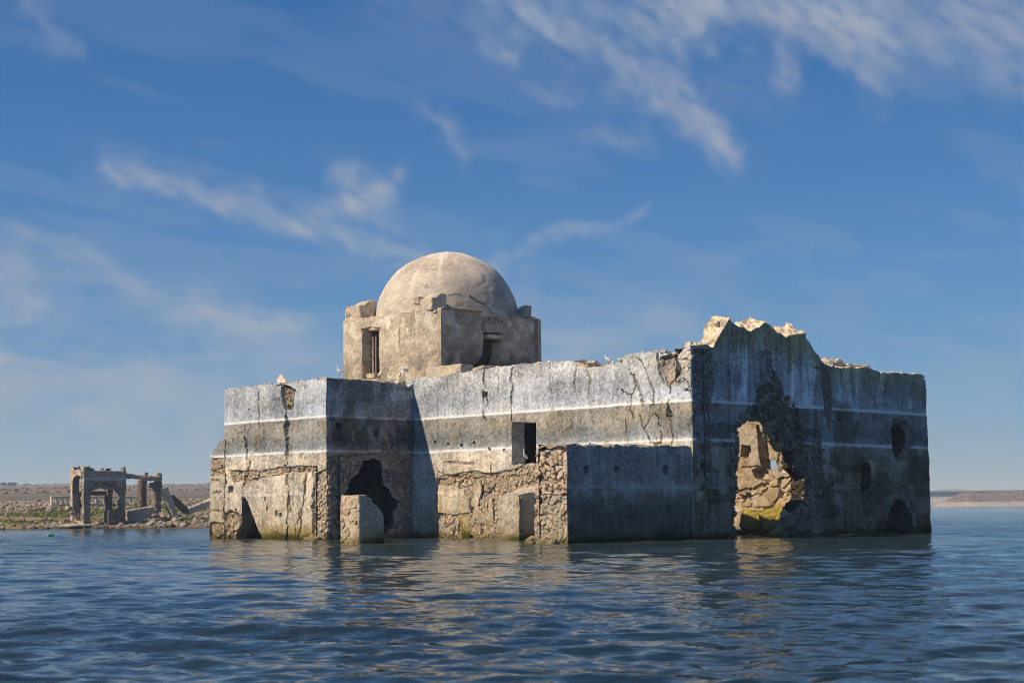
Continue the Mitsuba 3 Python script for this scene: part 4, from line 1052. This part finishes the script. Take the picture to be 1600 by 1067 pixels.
f = np.stack([idx[:-1, :-1], idx[:-1, 1:], idx[1:, 1:], idx[1:, :-1]], -1).reshape(-1, 4)
put('shore', world(RRs, DD, sz_).reshape(-1, 3), f, np.clip(c, .02, .7).reshape(-1, 3), smooth=True)
label('shore', 'stony grey green lake shore rising to dry fields', kind='structure')

ICO = trimesh.creation.icosphere(1)
ICV, ICF = np.array(ICO.vertices), np.array(ICO.faces)


def rock_mesh(r, s, seed):
    v = ICV * (1 + (meshkit.fbm(ICV * 1.3 + seed * 3.1, 3, seed)[:, None] - .5) * 1.1)
    ax = r.normal(0, 1, (5, 3))
    for a in ax / np.linalg.norm(ax, axis=1, keepdims=True):
        dd = v @ a - .72
        v = v - np.clip(dd, 0, None)[:, None] * a
    R = np.array(trimesh.transformations.random_rotation_matrix(r.random(3)))[:3, :3]
    return (v @ R.T) * V(1.0, .9, .68) * s


r = np.random.default_rng(500)
small_v, small_f, small_c, at, big = [], [], [], 0, []
DV, PV = 160 + 72 * r.random(9000) ** 1.15, r.uniform(-60, 336, 9000)
RV = rd(PV, DV)
ZV, HV = shore_z(RV, DV), fb(RV * .11, DV * .11, 6, 3, 420)
for k in range(9000):
    D, px, R, z, heap = DV[k], PV[k], RV[k], ZV[k], HV[k]
    if z < -.08:
        continue
    ridge = math.exp(-((D - 212) / 12.0) ** 2) * (1.3 if px < 130 else .5)
    if r.random() > .10 + 2.2 * max(0, heap - .46) + ridge * .9:
        continue
    s = .08 + .20 * r.random() ** 2 + .22 * (r.random() < .06) + .10 * ridge * r.random()
    tone = r.uniform(.55, 1.2) * V(.33, .295, .24) * (.45 if z < .12 else 1)
    v = rock_mesh(r, s, k % 97) + world(np.array(R), np.array(D), z + s * .25)
    if s > .33 and len(big) < 110:
        big.append((v, tone))
        continue
    small_v.append(v)
    small_f.append(ICF + at)
    small_c.append(np.clip(tone * r.uniform(.8, 1.2, (len(v), 1)), .02, .7))
    at += len(v)
put('shore_stones', np.vstack(small_v), np.vstack(small_f), np.vstack(small_c))
label('shore_stones', 'grey rubble and small stones strewn over the left bank', kind='stuff')
for v, tone in big:
    k = put('shore_rock', v, ICF, np.clip(tone * r.uniform(.85, 1.15, (len(v), 1)), .02, .7))
    label(k, 'one of the larger pale rocks strewn on the left bank', 'rock', 'larger rocks on the left bank')
# grass tufts on the bank
gv, gf, gc, at = [], [], [], 0
DV = 164 + 62 * r.random(9000)
RV = rd(r.uniform(-40, 336, 9000), DV)
GV, ZV = sstep(.43, .52, fb(RV * .10, DV * .16, 5, 4, 412)), shore_z(RV, DV)
for k in range(9000):
    D, R, g, z = DV[k], RV[k], GV[k], ZV[k]
    if z < .25 or r.random() > g:
        continue
    b = world(np.array(R), np.array(D), z - .03)
    tone = V(.135, .155, .045) * r.uniform(.6, 1.5)
    for q in range(4):
        a = r.uniform(0, 6.28)
        w, h = .05, r.uniform(.12, .32)
        sidev, lean = V(math.cos(a), math.sin(a), 0) * w, V(-math.sin(a), math.cos(a), 0) * r.uniform(0, .12)
        o_ = b + V(*r.normal(0, .14, 2), 0)
        gv += [o_ - sidev, o_ + sidev, o_ + lean + V(0, 0, h)]
        gf.append((at, at + 1, at + 2))
        gc += [tone * .8, tone * .8, tone * 1.2]
        at += 3
put('bank_grass', np.array(gv), np.array(gf), np.clip(np.array(gc), .01, .5))
label('bank_grass', 'short green grass between the stones of the left bank', kind='stuff')

# ------------------------------------------------------------------ ruined arcade on the left bank
AR = label('ruined_arcade', 'small ruined stone arcade with leaning broken beams on the left bank', 'ruin')
q0 = CAM + ray(197, 812) * 166.0 / np.dot(ray(197, 812)[:2], V(AX[1], BX[1]))
YR = q0[1]
ar = lambda *p: sz(p, 1, YR)


def arcade_col(s, z):
    c = masonry(s, 0 * s + 2, z, 430, (.33, .29, .235))
    c *= (1 + (fb(s * 1.2, z * 1.2, 2, 4, 431) - .5) * .7)[..., None]
    zl = ar((160, 748))[0][1]
    c = lerp(c, V(.55, .53, .50), np.exp(-((z - zl + (fb(s, 2, 0, 3, 4) - .5) * .1) / .10) ** 2) * .75)
    c = lerp(c, c * V(.62, .58, .54), sstep(zl - .2, zl - 1.6, z) * .8)
    return np.clip(c, .02, .8)


sL, sR = ar((131, 760))[0][0], ar((197, 760))[0][0]
out = ar((131, 822), (131, 733), (134, 730), (137, 734), (150, 735), (165, 735), (193, 736), (193.5, 730), (196.5, 730), (197, 737), (197, 822))
archh = ar((137.3, 830), (137.3, 771), (140, 766), (146, 764.5), (160, 763), (172, 762), (179, 762), (184, 765), (188, 771), (189, 800), (189, 830))
Wall(AR + '__front_wall', (0, YR, 0), (1, 0, 0), (0, -1, 0), sL, sR, out, .55, seed=431, res=.07, zlo=-.3, col=arcade_col, edge=.16, side_jit=.22, holes=[(archh, .16)],
     losses=[(ar((150, 752), (180, 753), (190, 765), (140, 766)), .08, .3, .15, (.25, .21, .165)), (ar((186, 768), (198, 768), (198, 800), (186, 800)), .05, .25, .1, (.24, .20, .15))], back=True)
XL = sL + .02
al = lambda *p: sz(p, 0, XL)
o1 = al((109.5, 812), (110, 733), (113, 729), (116, 733), (124, 734), (127, 735), (127, 729), (131, 730), (131, 820))
yy = [p[0] for p in o1]
Wall(AR + '__side_wall', (XL, 0, 0), (0, 1, 0), (-1, 0, 0), YR + .05, max(yy), [(min(max(p[0], YR + .05), max(yy)), p[1]) for p in o1], .8, seed=433, res=.07, zlo=-.3, edge=.08,
     col=lambda s, z: masonry(s, 0 * s, z, 434, (.46, .395, .31)), holes=[(al((113, 802), (112.8, 752), (115, 745), (119, 742.5), (125, 743), (128, 748), (128.5, 806)), .04)], losses=[(al((113, 760), (130, 760), (130, 815), (113, 815)), .08, .3, .15, (.27, .22, .17))])


def pxblock(part, x0, y0, x1, y1, plane, depth, seed, base, amp=.15, top=None, key=AR):
    a, b = on(x0, y1, 1, plane), on(x1, y0, 1, plane)
    return rough_block(f'{key}__{part}' if part else key, ((a[0] + b[0]) / 2, plane + depth / 2, (a[2] + b[2]) / 2), (b[0] - a[0], depth, b[2] - a[2]), seed=seed, amp=amp, step=.16, base=base, top=top)


def pxbeam(part, p0, p1, th_, plane, seed, base, amp=.15, plane1=None, key=AR):
    a, b = on(*p0, 1, plane), on(*p1, 1, plane if plane1 is None else plane1)
    d = b - a
    L = np.linalg.norm(d)
    rz, ry = math.atan2(d[1], d[0]), -math.asin(d[2] / L)
    return rough_block(f'{key}__{part}' if part else key, tuple((a + b) / 2), (L, th_, th_), rot=(0, ry, rz), seed=seed, amp=amp, step=.15, base=base)


DK, MD, PL = (.16, .135, .11), (.30, .25, .195), (.47, .41, .32)
pxblock('pillar_base', 169, 796.5, 197, 818, YR - .9, .85, 440, DK, .06)
pxblock('back_beam', 137, 767, 168, 773.5, YR + 3.2, .6, 441, DK, .06)
pxblock('back_pillar', 167.5, 763, 177, 798, YR + 3.0, .7, 442, DK, .10)
pxblock('back_pillar', 120, 767, 129, 802, YR + 3.4, .6, 443, (.2, .165, .13), .10)
pxbeam('broken_beam', (196, 743), (252, 748.5), .50, YR + .5, 444, (.36, .305, .24))
pxblock('pillar', 219.5, 749, 231, 792, YR + 3.0, .8, 445, DK, .16)
pxblock('beam_end', 246, 738.5, 254.5, 753, YR + .4, .75, 446, (.37, .32, .255), .10)
pxblock('beam_end', 226, 737, 232, 744, YR + .6, .5, 447, (.42, .37, .30), .06)
pxblock('pillar', 242, 752, 254, 800, YR + .4, .85, 448, (.24, .20, .15), .20)
pxblock('bracket', 234, 754, 244, 762, YR + .5, .5, 449, DK, .10)
pxbeam('leaning_pillar', (255, 760), (272, 806), .75, YR + .1, 450, PL, .13)
pxbeam('leaning_beam', (266, 775), (292, 800), .62, YR + 2.2, 451, DK, .06)
pxbeam('fallen_beam', (290, 800), (332, 783), .75, YR + 2.5, 452, (.45, .385, .30), .12)
pxbeam('fallen_slab', (198, 806), (244, 798), 1.15, YR + 1.3, 453, (.36, .32, .27), .05)
for j, (x, y, s) in enumerate(((246, 806, .9), (258, 808, .8), (265, 812, .7), (112, 795, 1.1), (116, 802, .9), (122, 806, .8), (144, 804, .6), (282, 806, .6), (180, 789, .6))):
    k = pxblock(None, x - 5 * s, y - 4.5 * s, x + 5 * s, y + 3 * s, YR - .3 + (1.5 if j in (3, 8) else 0), .7 * s, 460 + j, (.36, .30, .235) if j % 2 else (.22, .185, .145), .14, key='fallen_masonry')
    label(k, ('pale block at the foot of the right broken pillar of the arcade', 'dark block beside the foot of the leaning pillar', 'pale block lowest under the leaning pillar', 'dark block highest at the left foot of the arcade',
              'pale block at the left foot of the arcade below the highest one', 'dark block lowest at the left foot of the arcade', 'small pale block under the big opening of the arcade', 'dark block at the foot of the leaning dark beam', 'small pale block standing behind the pillar base')[j],
          'stone block', 'blocks fallen from the arcade')
k = pxblock(None, 255, 817, 277, 824, YR - 3.0, 1.2, 470, (.13, .11, .085), .08, key='shore_block')
label(k, 'dark squared block at the water edge right of the ruined arcade', 'stone block')
k = pxblock(None, 112, 817, 160, 823, YR - 2.0, 3.0, 471, (.40, .36, .30), .12, key='shore_ledge', top=lambda a, b: .35 + .65 * np.sin(np.clip(a, 0.02, .98) * math.pi) * (.5 + .5 * b))
label(k, 'flat pale rock ledge at the water before the arcade', 'rock')
# pale railing ruin further back
RL = label('broken_colonnade', 'low pale ruined wall with square openings behind the arcade', 'ruin wall')
YB = YR + 34
pxblock('top_rail', 80, 774.5, 222, 778.5, YB, .4, 480, (.56, .50, .41), .05, key=RL)
pxblock('bottom_rail', 80, 786.5, 222, 790.5, YB, .4, 481, (.52, .46, .37), .05, key=RL)
for x in (81.5, 90.5, 98.5, 106, 139.5, 152.5, 165, 193, 205.5, 219):
    pxblock('post', x - 1.3, 778.0, x + 1.3, 787.0, YB + .02, .36, 482 + int(x), (.54, .48, .39), .03, key=RL)
# green float on the water
q = on(78.5, 837.5, 2, .05)
fl = manifold3d.Manifold.batch_hull([ball((-.14, 0, .05), .10), ball((.14, 0, .05), .10)]) + manifold3d.Manifold.batch_hull([ball((.2, 0, .07), .055), ball((.30, 0, .09), .03)])
scene['float'] = mikit.ply(fl.translate(q.tolist()), 'green_plastic', smooth=40)
label('float', 'green plastic float drifting on the lake at the left', 'float')

# ------------------------------------------------------------------ far land: trees on the crest, right bank, dam, hills
sv, sf, sc, at = [], [], [], 0


def crown(c0, s, n, r, col):
    global at
    v, f, cc = [], [], []
    for k in range(n):
        u = r.normal(0, 1, 3)
        u /= np.linalg.norm(u)
        p = c0 + u * s * r.uniform(.35, 1.0) * V(1.15, 1.15, .62)
        a, b = r.normal(0, 1, 3), r.normal(0, 1, 3)
        q = s * .30
        v += [p + a * q * .6, p + b * q * .6, p - (a + b) * q * .5]
        f.append((3 * k, 3 * k + 1, 3 * k + 2))
        cc += [col * r.uniform(.7, 1.3)] * 3
    return np.array(v), np.array(f), np.array(cc)


r = np.random.default_rng(610)
for j, px in enumerate((6.5, 16, 22.5)):
    D = 1450
    R = rd(px, D)
    z = float(shore_z(np.array([R]), np.array([D]))[0])
    b = world(np.array(R), np.array(D), z)
    t = label(numbered('tree'), ('dark round tree on the far skyline, leftmost of three', 'dark low tree on the far skyline, middle of three', 'dark small tree on the far skyline, rightmost of three')[j], 'tree')
    v, f, cc = crown(b + V(0, 0, 2.6), 2.3, 160, r, V(.045, .055, .03))
    put(t + '__crown', v, f, cc)
    m = trimesh.creation.cone(.35, 4.0, sections=7)
    put(t + '__trunk', np.array(m.vertices) + b - V(0, 0, .3), np.array(m.faces), np.tile(V(.09, .07, .05), (len(m.vertices), 1)))
vv, ff, cc_, at = [], [], [], 0
for k in range(520):
    D = r.uniform(1380, 1640) if k % 3 else r.uniform(500, 1300)
    R = rd(r.uniform(-120, 720) if k % 3 else r.uniform(-80, 340), D)
    z = float(shore_z(np.array([R]), np.array([D]))[0])
    if z < 1:
        continue
    s = r.uniform(.9, 1.8) if k % 3 else r.uniform(.5, 1.0)
    v, f, c = crown(world(np.array(R), np.array(D), z + s * .45), s, 36, r, V(.05, .055, .034))
    vv.append(v), ff.append(f + at), cc_.append(c)
    at += len(v)
put('scrub', np.vstack(vv), np.vstack(ff), np.vstack(cc_))
label('scrub', 'dark scrub along the far left skyline', kind='stuff')


def ridge(key, D0, depth, pxs, zs, colf, text, rough=.5, seed=0, nx=260, ny=60, base=-2.0, front=1.0):
    """A bank or hill: crest heights given along bearings, falling to the water before and behind."""
    u, w = np.meshgrid(np.linspace(pxs[0], pxs[-1], nx), np.linspace(0, 1, ny), indexing='ij')
    D = D0 + depth * w
    R = rd(u, D0) + 0 * D
    prof = np.interp(w, [0, .06 * front, .25 * front, .5, .75, 1], [0, .22, .45, 1, .8, 0])
    h = np.interp(u, pxs, zs)
    z = base + (h - base) * prof
    z = z + (fb(R * .12 / rough, D * .12 / rough, 0, 5, seed) - .5) * rough * 2 * prof
    c = colf(R, D, z)
    idx = np.arange(u.size).reshape(u.shape)
    f = np.stack([idx[:-1, :-1], idx[1:, :-1], idx[1:, 1:], idx[:-1, 1:]], -1).reshape(-1, 4)
    put(key, world(R, D, z).reshape(-1, 3), f, np.clip(c, .02, .8).reshape(-1, 3))
    label(key, text, kind='structure')


def bank_col(R, D, z):
    c = V(.15, .11, .085) * (1 + (fb(R * .4, D * .4, 0, 4, 621) - .5) * 1.5)[..., None]
    return lerp(c, V(.32, .295, .26) * (1 + (fb(R * .5, D * .5, 1, 3, 622) - .5) * .6)[..., None], sstep(4.6, 3.4, z + (fb(R * .2, D * .2, 2, 3, 623) - .5) * 1.6))


ridge('rocky_bank', 1330, 110, [1486, 1490, 1508, 1526, 1560, 1620, 1750, 1900], [-1.5, 1.5, 6.0, 12.3, 13.2, 13.8, 14.2, 14], bank_col, 'brown rocky bank with a pale stony foot across the lake at the right', rough=2.2, seed=620, nx=420)
hill_col = lambda R, D, z: V(.075, .075, .07) * (1 + (fb(R * .01, D * .01, 0, 4, 630) - .5) * .6)[..., None]
ridge('far_hill', 4800, 900, [1380, 1470, 1500, 1540, 1560, 1600, 1680], [-1, 34, 46, 55, 55, 44, 24], hill_col, 'faint blue hill far behind the right bank', rough=6, seed=631)
ridge('hill', 2300, 300, [100, 175, 195, 206, 212, 220, 236, 290, 340], [14, 29, 33, 41, 43, 38, 31, 28, 25], hill_col, 'low grey hill behind the ruined arcade', rough=3, seed=632)
# dam across the water
DM = label('dam', 'long dark dam wall with a pale apron far across the lake at the right', 'dam')
D0 = 1620
for part, z0, z1, dpt, col in (('apron', -1.5, 9.6, 0, (.33, .31, .285)), ('wall', 9.4, 15.0, 9, (.13, .13, .14)), ('crest', 15.0, 16.2, 7, (.34, .25, .20))):
    R = np.linspace(rd(1380, D0), rd(1600, D0), 90)
    front, backd = D0 + dpt, D0 + dpt + 14
    rows = [(front - (16 if part == 'apron' else 0), z0), (front, z1), (backd, z1), (backd, z0)]
    P = np.stack([world(R, np.full_like(R, D_ + 0.), z_) for D_, z_ in rows], 1)
    n = len(R)
    idx = np.arange(n * 4).reshape(n, 4)
    f = np.concatenate([np.stack([idx[:-1, k], idx[1:, k], idx[1:, k + 1], idx[:-1, k + 1]], -1) for k in range(3)])
    c = V(*col) * (1 + (fb(R * .06, 0, 0, 3, 640)[:, None, None] - .5) * .35) + 0 * P
    put(DM + '__' + part, P.reshape(-1, 3), f, np.clip(c, .02, .7).reshape(-1, 3))

# ------------------------------------------------------------------ air
scene['haze_air'] = {'type': 'homogeneous', 'albedo': {'type': 'rgb', 'value': [.88, .94, .98]}, 'sigma_t': {'type': 'rgb', 'value': [1.8e-4, 2.3e-4, 3.1e-4]}}
scene['haze'] = {'type': 'cube', 'to_world': T().translate([float(CAM[0]), float(CAM[1]), 43.0]).scale([6600, 6600, 47.0]), 'bsdf': {'type': 'null'}, 'interior': {'type': 'ref', 'id': 'haze_air'}}
label('haze', 'thin blue air over the lake', kind='stuff')
